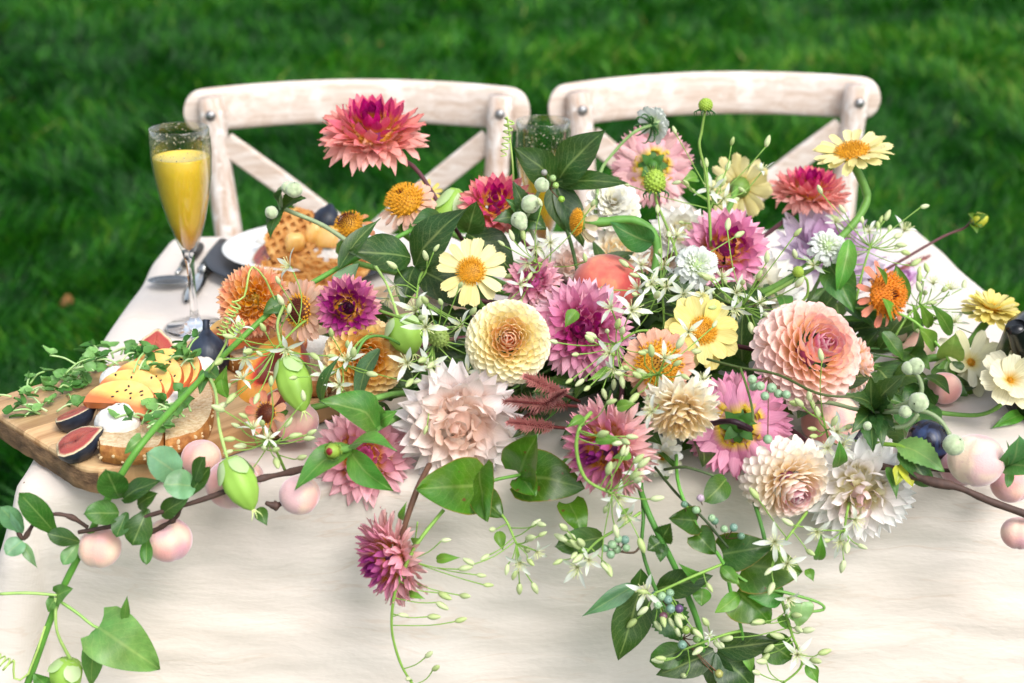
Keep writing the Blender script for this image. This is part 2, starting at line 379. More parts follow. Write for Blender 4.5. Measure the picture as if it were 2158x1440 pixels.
make_chairs()

# ================================================================== food and tableware
GREEN = [C('#5f8f35'), C('#3f6f2a'), C('#7aa345')]
M_STEM = tinted('plant_stem', .5, .12, 120, Specular_IOR_Level=.35)
M_LEAF = leaf_mat('leaf', C('#7ea076'), .40)
M_GLOSS = leaf_mat('glossy_leaf', C('#8fb089'), .30, spots=True, vamt=.25)
M_WHITE_CER = plain('white_glaze', C('#e4e2de'), .2, .03)
M_DARK_CER = plain('slate_glaze', C('#2c3038'), .45, .08)
M_BLACK = plain('black_enamel', C('#0b0c0e'), .25, .05)
def stem(parent, pts, r, c, name='stem', sides=6, k=4):
    o = MB().tube(pts, r, sides, smooth=k).build(name, M_STEM, parent); o.color = c; return o
def super_disc(cx, cy, hx, hy, p, n, ang=0):
    return [(cx + math.cos(ang) * x - math.sin(ang) * y, cy + math.sin(ang) * x + math.cos(ang) * y) for x, y in
            ((hx * math.copysign(abs(math.cos(a)) ** p, math.cos(a)), hy * math.copysign(abs(math.sin(a)) ** p, math.sin(a))) for a in (2 * math.pi * k / n for k in range(n)))]

# ---- acacia board: four glued staves with a live bark edge
BZ = TZ + .025
def make_board():
    s = NT('acacia'); co = s.coord('Object'); oi = s.n('ObjectInfo')
    mv = s.mapping(co, (2.2, 30, 9)); g = s.noise(mv, 2.4, 6, .6, .5); g2 = s.noise(s.mapping(co, (1, 7, 4)), 3, 3)
    c = s.mix(s.maprange(g, .36, .64), C('#a2764a'), C('#d6b080')); c = s.mix(s.maprange(g2, .45, .7, 0, .6), c, C('#e4c89a'))
    hsv = s.n('HueSaturation'); s.l(c, hsv.inputs['Color']); s.l(s.maprange(oi.outputs['Random'], 0, 1, .78, 1.16), hsv.inputs['Value'])
    wood = s.done(s.pbr(hsv.outputs[0], .5, s.bump(g, .2, .001)))
    s = NT('bark_edge'); co = s.coord('Object'); g = s.noise(s.mapping(co, (14, 14, 40)), 3, 5, .65)
    bark = s.done(s.pbr(s.mix(s.maprange(g, .35, .65), C('#4a3422'), C('#8a6a4a')), .85, s.bump(g, .8, .004)))
    A, B, D = onz(-52, 846, BZ), onz(172, 1016, BZ), onz(440, 704, BZ)   # left corner, near corner, a point of the far edge
    ex = (D - A); ex.z = 0; ex.normalize(); ey = Vector((-ex.y, ex.x, 0)); wid = abs((B - A).dot(ey)); L = .47
    O = Vector(A) - ey * wid; O.z = TZ + .002
    M = Matrix((ex, ey, Vector((0, 0, 1)))).transposed().to_4x4(); M.translation = O
    t = thing('serving_board', M, 'acacia wood serving board with live bark edge, loaded with toast and figs', 'serving board')
    TH = BZ - TZ - .002
    # outline strips cut across the board; each stave is one piece, thin joints between them
    n = 5; cuts = [0, .17, .38, .58, .80, 1.0]; rc = .035
    def xl(y):   # left end of the board at height y: rounded corners
        d = min(y, wid - y); return 0 if d >= rc else rc - math.sqrt(max(0, rc * rc - (rc - d) ** 2))
    for k in range(n):
        y0, y1 = cuts[k] * wid + .0002, cuts[k + 1] * wid - .0002; ys = np.linspace(y0, y1, 9); bev = .003
        rows = []
        def ring(z, ins): return [Vector((xl(y) + ins, y + (ins if k == 0 and i == 0 else -ins if k == n - 1 and i == len(ys) - 1 else 0), z)) for i, y in enumerate(ys)] + [Vector((L - xl(y) - ins, y + (ins if k == 0 and i == len(ys) - 1 else -ins if k == n - 1 and i == 0 else 0), z)) for i, y in enumerate(ys[::-1])]
        mb = MB(); mb.grid([ring(0, .002), ring(.003, 0), ring(TH - bev, 0), ring(TH - bev * .3, bev * .3), ring(TH, bev)], True)
        top = ring(TH, bev); h = len(ys); mb.grid([top[:h], top[h:][::-1]])
        mb.build('stave', wood, t, M=Matrix(), smooth=False)
    rows = []
    for q in np.linspace(.012, wid - .02, 40):
        e = .0012 * noise.noise(Vector((q * 90, 1, 1))); rows.append([(xl(q) - .0015 - e - .0012 * math.sin(z * math.pi), q, .002 + (TH - .006) * z + .001 * noise.noise(Vector((q * 60, z, 4)))) for z in np.linspace(0, 1, 6)])
    MB().grid(rows).build('bark_edge', bark, t, M=Matrix())
make_board()

# ---- bread
def bread_mats():
    s = NT('bread_crumb'); co = s.coord('Object'); n = s.noise(co, 240, 4, .7); n2 = s.noise(co, 60, 3)
    c = s.mix(s.maprange(n, .35, .65), C('#c9a274'), C('#ecd8b4')); c = s.mix(s.maprange(n2, .55, .7, 0, .35), c, C('#a87a48'))
    a = s.done(s.pbr(c, .85, s.bump(n, .9, .003)))
    s = NT('bread_crust'); co = s.coord('Object'); n = s.noise(co, 120, 4, .6)
    c = s.mix(s.maprange(n, .35, .65), C('#8a5222'), C('#bd8240')); b = s.done(s.pbr(c, .7, s.bump(n, .7, .003)))
    return a, b
M_CRUMB, M_CRUST = bread_mats()
s_ = NT('ricotta'); n_ = s_.noise(s_.coord(), 130, 4, .6)
M_CREAM = s_.done(s_.pbr(C('#e9e5dd'), .5, s_.bump(n_, .6, .004), Subsurface_Weight=.2, Subsurface_Radius=(.01, .008, .006)))
s_ = NT('peach_flesh'); n_ = s_.noise(s_.coord(), 70, 3); oi_ = s_.n('ObjectInfo')
se_ = s_.n('SeparateXYZ'); s_.l(s_.coord(), se_.inputs[0]); M_FLESH = s_.done(s_.pbr(s_.mix(s_.maprange(s_.math('ADD', se_.outputs[1], s_.math('MULTIPLY', n_, .006)), -.004, .003, .75, 0), s_.mix(s_.maprange(n_, .3, .7, 0, .5), C('#efb95e'), C('#f6d596')), C('#b8452c')), .3, s_.bump(n_, .2, .001), Subsurface_Weight=.3, Subsurface_Radius=(.012, .006, .002)))
M_SKIN = plain('peach_slice_skin', C('#d0683c'), .5, .3, 90)
M_SEED = plain('black_seed', C('#14110f'), .4)
M_OAT = plain('oat_flake', C('#d8bd92'), .7)
def slab(name, out, z0, h, parent, mats, dome=0., M=None):
    """slice with a rounded crust; out = outline (world xy), crumb on top"""
    n = len(out); c = Vector((sum(p[0] for p in out) / n, sum(p[1] for p in out) / n, 0)); mb = MB()
    def ring(k, z): return [Vector((c.x + (p[0] - c.x) * k, c.y + (p[1] - c.y) * k, z + (.0010 * noise.noise(Vector((p[0] * 160, p[1] * 160, z * 90)))))) for p in out]
    mb.grid([ring(.93, z0), ring(.985, z0 + h * .15), ring(1.0, z0 + h * .5), ring(.99, z0 + h * .85), ring(.965, z0 + h)], True, 1)
    mb.grid([ring(.965, z0 + h), ring(.93, z0 + h * 1.02), ring(.5, z0 + h + dome), ring(.02, z0 + h + dome)], True, 0)
    return mb.build(name, mats, parent)
def blob(name, label, px, py, z, rx, ry, h, seed, parent=None, mat=None, cat='cheese', group=None):
    p = onz(px, py, z); rows = []
    for j in range(10):
        th = math.pi / 2 * j / 9; row = []
        for k in range(22):
            a = 2 * math.pi * k / 22; q = 1 + .28 * noise.noise(Vector((math.cos(a) * 1.3, math.sin(a) * 1.3, seed))) ; d = 1 + .20 * noise.noise(Vector((math.cos(a) * 2 + j * .5, math.sin(a) * 2, seed + 5)))
            row.append(p + Vector((rx * q * math.cos(th) * math.cos(a), ry * q * math.cos(th) * math.sin(a), h * math.sin(th) * d - .001)))
        rows.append(row)
    o = MB().grid(rows, True).build(name, mat or M_CREAM, parent)
    if label: tag(o, label, cat, group)
    return o
def seeds(parent, pts, r=.0016, mat=None, name='seed'):
    mat = mat or M_SEED
    for (p, nn) in pts:
        M = frame(nn, rnd.random() * 6) ; M.translation = p; me = seed_mesh
        o = obj(name, me, mat, parent, (WM[parent].inverted() @ M @ Matrix.Diagonal((r * 1.5, r, r * .7, 1))))
seed_mesh = MB().lathe([(0, -1), (.7, -.7), (1, 0), (.7, .7), (0, 1)], sides=6).mesh('seed')
oat_mesh = MB().lathe([(0, -1), (.7, -.7), (1, 0), (.7, .7), (0, 1)], sides=7).mesh('oat')
def toast(label, pts, h, group):
    z0 = BZ; out = [onz(x, y, z0 + h * .9) for x, y in pts]; out = [(p.x, p.y) for p in spline([Vector((q.x, q.y, 0)) for q in out + out[:1]], 5)[:-1]]
    c = Vector((sum(p[0] for p in out) / len(out), sum(p[1] for p in out) / len(out), z0))
    t = thing('toast', c, label, 'toast', group); slab('slice', out, z0, h, t, [M_CRUMB, M_CRUST], -.001)
    for i in range(46):     # oats and seeds pressed into the crust
        k = rnd.randrange(len(out)); p = Vector((out[k][0], out[k][1], z0 + h * rnd.uniform(.15, .85))); nn = (p - c); nn.z = 0; nn.normalize()
        o = obj('oat_flake', oat_mesh, M_OAT, t, WM[t].inverted() @ Matrix.Translation(p) @ frame(nn, rnd.random() * 6) @ Matrix.Diagonal((rnd.uniform(.0008, .0026), rnd.uniform(.0008, .0016), .0005, 1)))
    return t
T1 = toast('seeded toast half topped with ricotta and fanned peach slices', [(210, 945), (203, 890), (218, 785), (300, 775), (345, 790), (345, 930), (290, 950)], .0165, 'toasts on the board')
T2 = toast('bare-ended seeded toast half butted against the peach-topped half', [(347, 935), (347, 795), (400, 770), (436, 800), (450, 850), (425, 908)], .0165, 'toasts on the board')
T3 = toast('seeded toast behind the whole fig, under ricotta and peach', [(440, 700), (520, 690), (690, 720), (700, 800), (600, 800), (470, 745)], .0165, 'toasts on the board')
TT = BZ + .017
for i, a in enumerate((('dollop of white ricotta under the lowest peach slice', 252, 893, .0190, .0165, .016), ('smear of white ricotta at the back corner of the toast', 243, 800, .014, .014, .012),
        ('strip of ricotta beside the fanned peach slices', 372, 845, .012, .026, .012), ('ricotta spread on the toast behind the whole fig', 475, 715, .030, .024, .014), ('ricotta showing below the pale peach zinnia', 640, 742, .038, .020, .016), ('ricotta dab beside the back peach slices', 425, 778, .014, .012, .012))):
    blob('ricotta', a[0], a[1], a[2], TT - .0005, a[3], a[4], a[5], i * 3.1, group='ricotta on the toasts')
def peach_slice(label, px, py, z, r, face, roll, k, group, skin=True):
    """half-moon slice: thin curved wedge, skin along its round rim"""
    p = onz(px, py, z); M = frame(face, roll); M.translation = p
    t = thing('peach_slice', M, label, 'peach slice', group); A = np.linspace(-.25, math.pi + .25, 17); th = r * .13
    def P(a, q, zz): return Vector((r * q * math.cos(a), r * .80 * (q * math.sin(a)) - r * .25, zz + .10 * r * math.cos(a) ** 2))
    mb = MB()
    mb.grid([[P(a, q, th * (1 - .15 * (q > .9))) for a in A] for q in (.12, .5, .9, .985)]); mb.grid([[P(a, q, -th * (1 - .15 * (q > .9))) for a in A[::-1]] for q in (.12, .5, .9, .985)])
    mb.grid([[P(a, .12, -th) for a in A], [P(a, .12, th) for a in A]])
    for a in (A[0], A[-1]): mb.grid([[P(a, q, -th * .9) for q in (.12, .5, .985)], [P(a, q, th * .9) for q in (.12, .5, .985)]])
    mb.build('flesh', M_FLESH, t, Matrix())
    MB().grid([[P(a, .985, -th * .86) for a in A], [P(a, 1.01, 0) for a in A], [P(a, .985, th * .86) for a in A]]).build('skin', M_SKIN, t, Matrix())
    for i in range(k):
        a, q = rnd.uniform(.3, 2.8), rnd.uniform(.3, .9); obj('sesame_seed', seed_mesh, M_SEED, t, Matrix.Translation(P(a, q, th * 1.02)) @ Matrix.Rotation(rnd.random() * 6, 4, 'Z') @ Matrix.Diagonal((.0016, .0010, .0007, 1)))
PS = 'fanned peach slices'
for i, (lab, px, py, dz) in enumerate((('lowest peach slice of the fan, dipping into ricotta', 266, 845, .010), ('second peach slice of the fan above the ricotta dollop', 290, 822, .013),
        ('third peach slice of the fan', 316, 803, .015), ('fourth peach slice of the fan, under the microgreens', 343, 788, .016), ('fifth peach slice of the fan, nearly covered', 367, 779, .015), ('last peach slice of the fan beside the whole fig', 390, 776, .013))):
    peach_slice(lab, px, py, TT + dz, .0325 - .0015 * i, nrm(-.2, .62, .78), R(-4 - 8 * i), (9, 4, 3, 4, 2, 3)[i], PS)
for lab, px, py, ro in (('peach slice lying on ricotta behind the whole fig', 500, 690, 20), ('peach slice behind the long green vine stem', 590, 715, -10), ('peach slice below the salmon dahlia', 545, 712, 10)):
    peach_slice(lab, px, py, TT + .014, .027, nrm(0, .7, .7), R(ro), 4, 'peach slices on the back toast')

# ---- figs
s_ = NT('fig_skin'); co_ = s_.coord('Object'); n_ = s_.noise(s_.mapping(co_, (60, 60, 14)), 1.6, 4, .6)
M_FIG = s_.done(s_.pbr(s_.mix(s_.maprange(n_, .35, .65), C('#131824'), C('#2b3648')), .45, s_.bump(n_, .5, .002)))
s_ = NT('fig_flesh'); uv_ = s_.n('UVMap').outputs[0]; sp_ = s_.n('SeparateXYZ'); s_.l(uv_, sp_.inputs[0])
n_ = s_.noise(s_.coord(), 420, 4, .7); ra_ = s_.math('ADD', sp_.outputs[1], s_.math('MULTIPLY', s_.math('SUBTRACT', n_, .5), .10))
c_ = s_.rampn(ra_, [(0, C('#7a2a20')), (.25, C('#b0503a')), (.62, C('#a83a34')), (.72, C('#c89070')), (.80, C('#e0cfa8')), (.94, C('#d9c69a')), (.98, C('#4a2a3a'))])
M_FIGIN = s_.done(s_.pbr(c_, .3, s_.bump(n_, .8, .002)))
FIGP = [(0, -.5), (.25, -.485), (.42, -.36), (.5, -.13), (.46, .12), (.34, .30), (.19, .42), (.10, .52), (.075, .66), (.0, .68)]
def fig_cut(label, px, py, d, axis, cut, group, part=.5):
    """half fig: 'cut' is where the open face looks, 'axis' where the stalk points"""
    p = onz(px, py, BZ + d * .40); z = axis.normalized(); x = (cut - z * cut.dot(z)).normalized(); y = z.cross(x)
    M = Matrix((x, y, z)).transposed().to_4x4(); M.translation = p; t = thing('fig_half', M, label, 'fig', group)
    rows = []
    for r_, zz in FIGP[:-2] + [(.05, .56), (0, .57)]:
        rows.append([Vector((d * r_ * math.cos(a) * .92, d * r_ * math.sin(a), d * zz)) for a in np.linspace(math.pi / 2, 3 * math.pi / 2, 13)])
    MB().grid(rows).build('skin', M_FIG, t, Matrix())
    edge = [r[0] for r in rows] + [r[-1] for r in rows[::-1]]; c = Vector((0, 0, -.06 * d))
    MB().grid([[c + (e - c) * q + Vector((d * .05 * math.sin(q * 3.1), 0, 0)) for e in edge] for q in (.03, .3, .55, .8, .93, 1)], True).build('flesh', M_FIGIN, t, Matrix())
fig_cut('halved fig lying cut side up behind the toast', 328, 735, .036, nrm(0, .8, -.4), nrm(.05, .35, .8), 'cut figs on the board')
fig_cut('fig wedge with dark skin, its cut face tilted up beside the microgreens', 158, 870, .034, nrm(.8, .35, -.2), nrm(.05, .95, .12), 'cut figs on the board')
fig_cut('fig wedge leaning on the toast corner with its pink flesh showing', 165, 927, .037, nrm(.8, .4, -.1), nrm(.05, .86, .42), 'cut figs on the board')
fig_cut('halved fig half hidden under the closed green bud', 590, 850, .036, nrm(.4, .6, -.3), nrm(-.2, .6, .7), 'cut figs on the board')
p = onz(437, 745, BZ + .018); M = frame(nrm(-.02, .97, .1)); M.translation = p
t = thing('fig', M, 'whole dark blue fig standing behind the toast', 'fig'); MB().lathe([(r_ * .040, z * .040) for r_, z in FIGP[:-3]] + [(.003, .022)], sides=20, fn=lambda a, z: 1 + .02 * math.sin(a * 9)).build('skin', M_FIG, t, Matrix())
MB().tube([(0, 0, .020), (.0005, 0, .026), (-.0005, 0, .030)], [.004, .0028, .0036], 8).build('stalk', M_FIG, t, Matrix())

# ---- halved peach on the board
p = onz(565, 775, BZ + .024); z = nrm(-.55, .55, .62); M = frame(z); M.translation = p
t = thing('peach_half', M, 'halved peach with red stone cavity lying on the board', 'peach'); d = .036
s_ = NT('peach_half_flesh'); uv_ = s_.n('UVMap').outputs[0]; sp_ = s_.n('SeparateXYZ'); s_.l(uv_, sp_.inputs[0]); n_ = s_.noise(s_.coord(), 160, 4, .6)
c_ = s_.rampn(s_.math('ADD', sp_.outputs[1], s_.math('MULTIPLY', s_.math('SUBTRACT', n_, .5), .15)), [(0, C('#4a2018')), (.35, C('#7a2a1c')), (.47, C('#c8442c')), (.6, C('#eaa03a')), (.9, C('#f0ae4a')), (1, C('#d8702e'))])
MB().lathe([(.001, -.012), (d * .22, -.010), (d * .40, -.003), (d * .5, .0), (d * .75, .001), (d * .97, 0), (d, -.001)], sides=26).build('flesh', s_.done(s_.pbr(c_, .35, s_.bump(n_, .5, .002), Subsurface_Weight=.2, Subsurface_Radius=(.01, .005, .002))), t, Matrix())
s_ = NT('ripe_peach_skin'); n_ = s_.noise(s_.coord(), 34, 4, .6); M_RIPE = s_.done(s_.pbr(s_.rampn(n_, [(.3, C('#7a1c1c')), (.5, C('#b23a26')), (.7, C('#e09a3c'))]), .6, Sheen_Weight=.25))
MB().lathe([(d * math.cos(a), -.001 - d * 1.0 * math.sin(a)) for a in np.linspace(0, math.pi / 2 - .02, 9)], sides=26).build('skin', M_RIPE, t, Matrix())

# ---- microgreens heap and sprinkles
def leaflet(mb, p, d, n, L, w):
    x = d.normalized(); n = (n - x * n.dot(x)).normalized(); y = n.cross(x)
    mb.grid([[p + x * L * v + y * (u * w * math.sin(math.pi * min(1, v ** .8 * .93 + .07)) ) + n * (abs(u) * w * .35 - .25 * L * v * v) for u in (-1, 0, 1)] for v in (0, .3, .6, .85, 1)])
M_MICRO = tinted('microgreen', .5, .2, 150, .3)
def greens(name, label, spots, n, group=None, top=.012):
    c = sum((q[0] for q in spots), Vector()) / len(spots); t = thing(name, c, label, 'microgreens', group)
    for i in range(n):
        q, sx, hz = spots[i % len(spots)]; p = q + Vector((rnd.gauss(0, sx), rnd.gauss(0, sx), abs(rnd.gauss(0, hz)))); a = rnd.uniform(0, 6.28)
        d = Vector((math.cos(a), math.sin(a), rnd.uniform(-.1, .5))); L = rnd.uniform(.012, .026)
        e = p + d * L; mb = MB().tube([p, p + d * L * .5 + Vector((0, 0, .003)), e], [.0010, .0009, .0007], 5, smooth=3)
        o = mb.build('stalk', M_STEM, t); o.color = lerp(C('#8fb86a'), C('#c3d9a0'), rnd.random())
        mb = MB()
        for k in range(rnd.choice((2, 2, 3))):
            dd = Vector((rnd.gauss(0, 1), rnd.gauss(0, 1), rnd.uniform(.0, .9))); leaflet(mb, e, dd, Vector((rnd.gauss(0, .5), rnd.gauss(0, .5) - .3, 1)), rnd.uniform(.009, .0135), rnd.uniform(.004, .006))
        o = mb.build('leaf_pair', M_MICRO, t); o.color = lerp(C('#3f7a2c'), C('#86b866'), rnd.random())
greens('microgreens', 'loose heap of fresh microgreens on the board corner', [(onz(x, y, BZ), .010, .010) for x, y in ((135, 805), (165, 790), (190, 780), (150, 830), (115, 830), (175, 810))] + [(onz(x, y, BZ), .006, .003) for x, y in ((90, 865), (70, 840), (105, 880), (215, 765), (235, 755))], 40)
greens('microgreens', 'microgreens scattered over the fanned peach slices', [(onz(x, y, TT + .018), .007, .004) for x, y in ((290, 770), (330, 770), (355, 775), (380, 770), (310, 800), (270, 780), (355, 755))], 24)
greens('microgreens', 'microgreens sprinkled beside the ricotta dollop', [(onz(x, y, TT + .006), .006, .003) for x, y in ((300, 885), (330, 870), (355, 880), (320, 900), (375, 885))], 15)

# ---- champagne flutes with juice
s_ = NT('clear_glass'); g_ = s_.n('BsdfGlass'); g_.inputs['IOR'].default_value = 1.45; g_.inputs['Roughness'].default_value = 0; M_GLASS = s_.done(g_.outputs[0])
s_ = NT('thin_glass_wall'); tr_ = s_.n('BsdfTransparent'); tr_.inputs[0].default_value = (.96, .97, .95, 1); gl_ = s_.n('BsdfGlossy'); gl_.inputs['Roughness'].default_value = .02
fr_ = s_.n('LayerWeight'); fr_.inputs['Blend'].default_value = .3; mx_ = s_.n('MixShader'); s_.l(s_.math('MULTIPLY', fr_.outputs['Facing'], .8), mx_.inputs[0]); s_.l(tr_.outputs[0], mx_.inputs[1]); s_.l(gl_.outputs[0], mx_.inputs[2]); M_THIN = s_.done(mx_.outputs[0])
s_ = NT('orange_juice'); co_ = s_.coord('Object'); se_ = s_.n('SeparateXYZ'); s_.l(co_, se_.inputs[0])
n_ = s_.noise(s_.mapping(co_, (12, 12, 9)), 3, 3); c_ = s_.rampn(s_.math('ADD', s_.maprange(se_.outputs[2], .085, .185, .05, .95), s_.math('MULTIPLY', s_.math('SUBTRACT', n_, .5), .22)), [(0, C('#f09a10')), (.16, C('#f0b01c')), (.3, C('#f0c832')), (.9, C('#eecb3e')), (1, C('#f4dc86'))])
M_JUICE = s_.done(s_.pbr(c_, .3, Subsurface_Weight=.4, Subsurface_Radius=(.02, .014, .004)))
s_ = NT('condensation'); n_ = s_.noise(s_.coord(), 700, 2); M_DROP = s_.done(s_.pbr(C('#e9e4c8'), .1, Transmission_Weight=.6))
def flute(px, py, Y, k, label, jl):
    b = onz(px, py, TZ + .002) if Y is None else Vector((at(px, py, Y).x, Y, TZ + .002)); M = Matrix.Translation(b)
    t = thing('champagne_flute', M, label, 'glass', 'champagne flutes')
    ou = [(.0005, 0), (.030, 0), (.0315, .0012), (.028, .003), (.012, .0045), (.0055, .008), (.0038, .02), (.0036, .05), (.0042, .068), (.0075, .082), (.0130, .096), (.0190, .115), (.0243, .137), (.0282, .160), (.0297, .180), (.0296, .197), (.0289, .207)]
    inn = [(.0280, .207), (.0286, .197), (.0287, .180), (.0272, .160), (.0233, .137), (.0180, .115), (.0120, .097), (.0060, .086), (.0002, .0815)]
    MB().lathe([(r_ * k, z) for r_, z in ou[:10]] + [(.0071 * k, .0822), (0, .0795)], sides=32).build('stem_and_foot', M_GLASS, t, Matrix())
    MB().lathe([(r_ * k, z) for r_, z in ou[9:]] + [(.0284 * k, .2074)] + [(r_ * k, z) for r_, z in inn[:-1]], sides=48).build('bowl', M_THIN, t, Matrix())
    rng = random.Random(int(px)); mb = MB()
    for i in range(150):
        a, z = rng.uniform(0, 6.28), jl + .0015 + (.206 - jl) * rng.random() ** .8; r_ = float(np.interp(z, [q[1] for q in inn[::-1]], [q[0] for q in inn[::-1]])) * k - .0002
        rr_ = rng.uniform(.0003, .0009); q = Matrix.Translation((r_ * math.cos(a), r_ * math.sin(a), z)); mb.lathe([(0, -rr_), (rr_ * .8, -rr_ * .5), (rr_, 0), (rr_ * .8, rr_ * .5), (0, rr_)], q, 5)
    tag(mb.build('droplets', M_DROP, t, Matrix()), kind='stuff')
    jm = [(r_ * k - .0003, z) for r_, z in inn[::-1] if z < jl]; rj = float(np.interp(jl, [q[1] for q in inn[::-1]], [q[0] for q in inn[::-1]])) * k - .0003
    prof = [(0, .0822)] + jm[1:] + [(rj, jl), (rj * .97, jl + .0012), (rj * .9, jl + .0006), (rj * .5, jl + .0004), (0, jl + .0004)]
    return tag(MB().lathe(prof, sides=36).build('orange_juice', M_JUICE, None, M), 'cloudy orange juice filling ' + ('the flute beside the cutlery' if Y is None else 'the flute behind the dark trio of leaves'), 'drink', 'drinks in the flutes')
flute(412, 690, None, 1.0, 'tall champagne flute of orange juice beside the knife and spoon', .178)
flute(1143, 500, 1.405, .94, 'champagne flute of orange juice standing behind dark leaves', .166)

# ---- cutlery
M_STEEL = plain('polished_steel', C('#b8b8b4'), .15, .06, Metallic=1.0)
M_HANDLE = plain('black_handle', C('#22211f'), .4, .2)
def flat_path(pts, w, z, mb, th=.002):
    P = spline(pts, 4); rows = []
    for i, p in enumerate(P):
        t = (P[min(i + 1, len(P) - 1)] - P[max(i - 1, 0)]).normalized(); y = Vector((-t.y, t.x, 0)); ww = float(np.interp(i / (len(P) - 1), np.linspace(0, 1, len(w)), w))
        rows.append([p - y * ww, p - y * ww * .6 + Vector((0, 0, th)), p + y * ww * .6 + Vector((0, 0, th)), p + y * ww, p - Vector((0, 0, th * .4))])
    return mb.grid(rows, True)
z = TZ + .005; a, b, c = onz(392, 636, z), onz(428, 572, z), onz(470, 515, z)
t = thing('table_knife', a, 'steel table knife with black handle lying beside the dark plate', 'knife')
flat_path([a, lerp(a, b, .5), b], [.002, .009, .0095, .005], z, MB()).build('blade', M_STEEL, t)
MB().tube([b, lerp(b, c, .06)], .0075, 10, smooth=1).build('bolster', M_STEEL, t); MB().tube([lerp(b, c, .06), lerp(b, c, .5), c], [.0065, .0085, .0085, .0075], 10).build('handle', M_HANDLE, t)
z = TZ + .006; a, b, c = onz(358, 596, z), onz(385, 562, z), onz(420, 520, z)
t = thing('spoon', a, 'steel spoon with black handle behind the champagne flute', 'spoon'); M = frame(Vector((0, 0, 1)), math.atan2((b - a).y, (b - a).x)); M.translation = a
MB().grid([[M @ Vector((.024 * q * math.cos(w), .016 * q * math.sin(w), .006 * q * q - .003)) for w in (2 * math.pi * k / 20 for k in range(20))] for q in (.02, .4, .75, 1, 1.04, .75, .4, .02)], True).build('bowl', M_STEEL, t)
MB().tube([lerp(a, b, .55), b], [.0028, .0035], 8, smooth=1).build('neck', M_STEEL, t); MB().tube([b, lerp(b, c, .5), c], [.004, .0068, .0062], 10).build('handle', M_HANDLE, t)

# ---- plates with waffle dessert
pc = onz(642, 556, TZ + .004); M = Matrix.Translation(pc)
tag(MB().lathe([(0, 0), (.07, 0), (.08, .003), (.112, .010), (.1135, .0115), (.111, .0125), (.08, .006), (0, .005)], sides=48).build('dinner_plate', M_DARK_CER, None, M), 'matte dark slate dinner plate under the white plate', 'plate')
M2 = Matrix.Translation(pc + Vector((.004, .004, .0065)))
tag(MB().lathe([(0, 0), (.06, 0), (.07, .003), (.097, .014), (.0985, .0155), (.096, .0165), (.07, .007), (0, .006)], sides=48).build('dessert_plate', M_WHITE_CER, None, M2), 'glossy white dessert plate holding the waffles', 'plate')
s_ = NT('waffle'); n_ = s_.noise(s_.coord(), 90, 4, .6); M_WAF = s_.done(s_.pbr(s_.rampn(n_, [(.3, C('#9a5a22')), (.5, C('#c88a42')), (.7, C('#dcae6a'))]), .65, s_.bump(n_, .5, .003)))
def waffle(label, c, nz, roll, r):
    M = frame(nz, roll); M.translation = c; t = thing('waffle', M, label, 'waffle', 'waffles on the plate'); th = .005
    MB().lathe([(0, -th), (r * .95, -th), (r, -th * .5), (r, th * .3), (r * .95, th * .45), (0, th * .45)], sides=28).build('base', M_WAF, t, Matrix())
    for k in range(-3, 4):
        q = k * r * .27; hl = math.sqrt(max(0, r * r * .93 - q * q))
        MB().box((q - .0022, -hl, 0), (q + .0022, hl, th * 1.35)).build('ridge', M_WAF, t, Matrix(), smooth=False); MB().box((-hl, q - .0022, 0), (hl, q + .0022, th * 1.3)).build('ridge', M_WAF, t, Matrix(), smooth=False)
pw = onz(665, 560, TZ + .022)
waffle('golden waffle lying flat on the white plate', pw, Vector((0, -.1, 1)), .3, .062)
waffle('waffle leaning up behind the whipped cream', onz(625, 505, TZ + .05), Vector((-.2, -.85, .55)), .6, .036)
waffle('second waffle stacked across the first under peach chunks', onz(690, 535, TZ + .032), Vector((.1, -.15, 1)), .8, .05)
for i, (x, y, rx, h) in enumerate(((690, 540, .026, .022), (735, 520, .022, .02), (580, 510, .02, .012), (665, 520, .018, .018))):
    blob('whipped_cream', ('mound of white cream on the waffle', 'peak of white cream beside the old orange zinnia', 'smear of cream on the white plate rim', 'spoonful of cream between the peach chunks')[i], x, y, TZ + .03, rx, rx, h, 20 + i * 2.7, cat='cream', group='cream on the waffles')
M_CHUNK = M_FLESH
for i, (lab, x, y, zz, sx) in enumerate((('peach chunk on the waffle nearest the knife', 622, 510, .052, .011), ('large peach chunk on top of the waffle', 662, 490, .058, .013), ('peach chunk wedged against the cream', 690, 500, .055, .013), ('peach chunk under the dark fig piece', 700, 480, .058, .010))):
    p = onz(x, y, TZ + zz); M = Matrix.Translation(p) @ Matrix.Rotation(i * 1.3 + .3, 4, 'Z') @ Matrix.Rotation(.5, 4, 'X'); mb = MB(); rows = []
    for zq, q in ((-1, .6), (-.8, .95), (.1, 1), (.8, .8), (1, .4), (1, .01)): rows.append([M @ Vector((sx * q * math.copysign(abs(math.cos(w)) ** .6, math.cos(w)), sx * .7 * q * math.copysign(abs(math.sin(w)) ** .6, math.sin(w)), sx * zq)) for w in (2 * math.pi * k / 14 for k in range(14))])
    tag(mb.grid(rows, True).build('peach_chunk', M_CHUNK), lab, 'peach', 'peach chunks on the waffle')
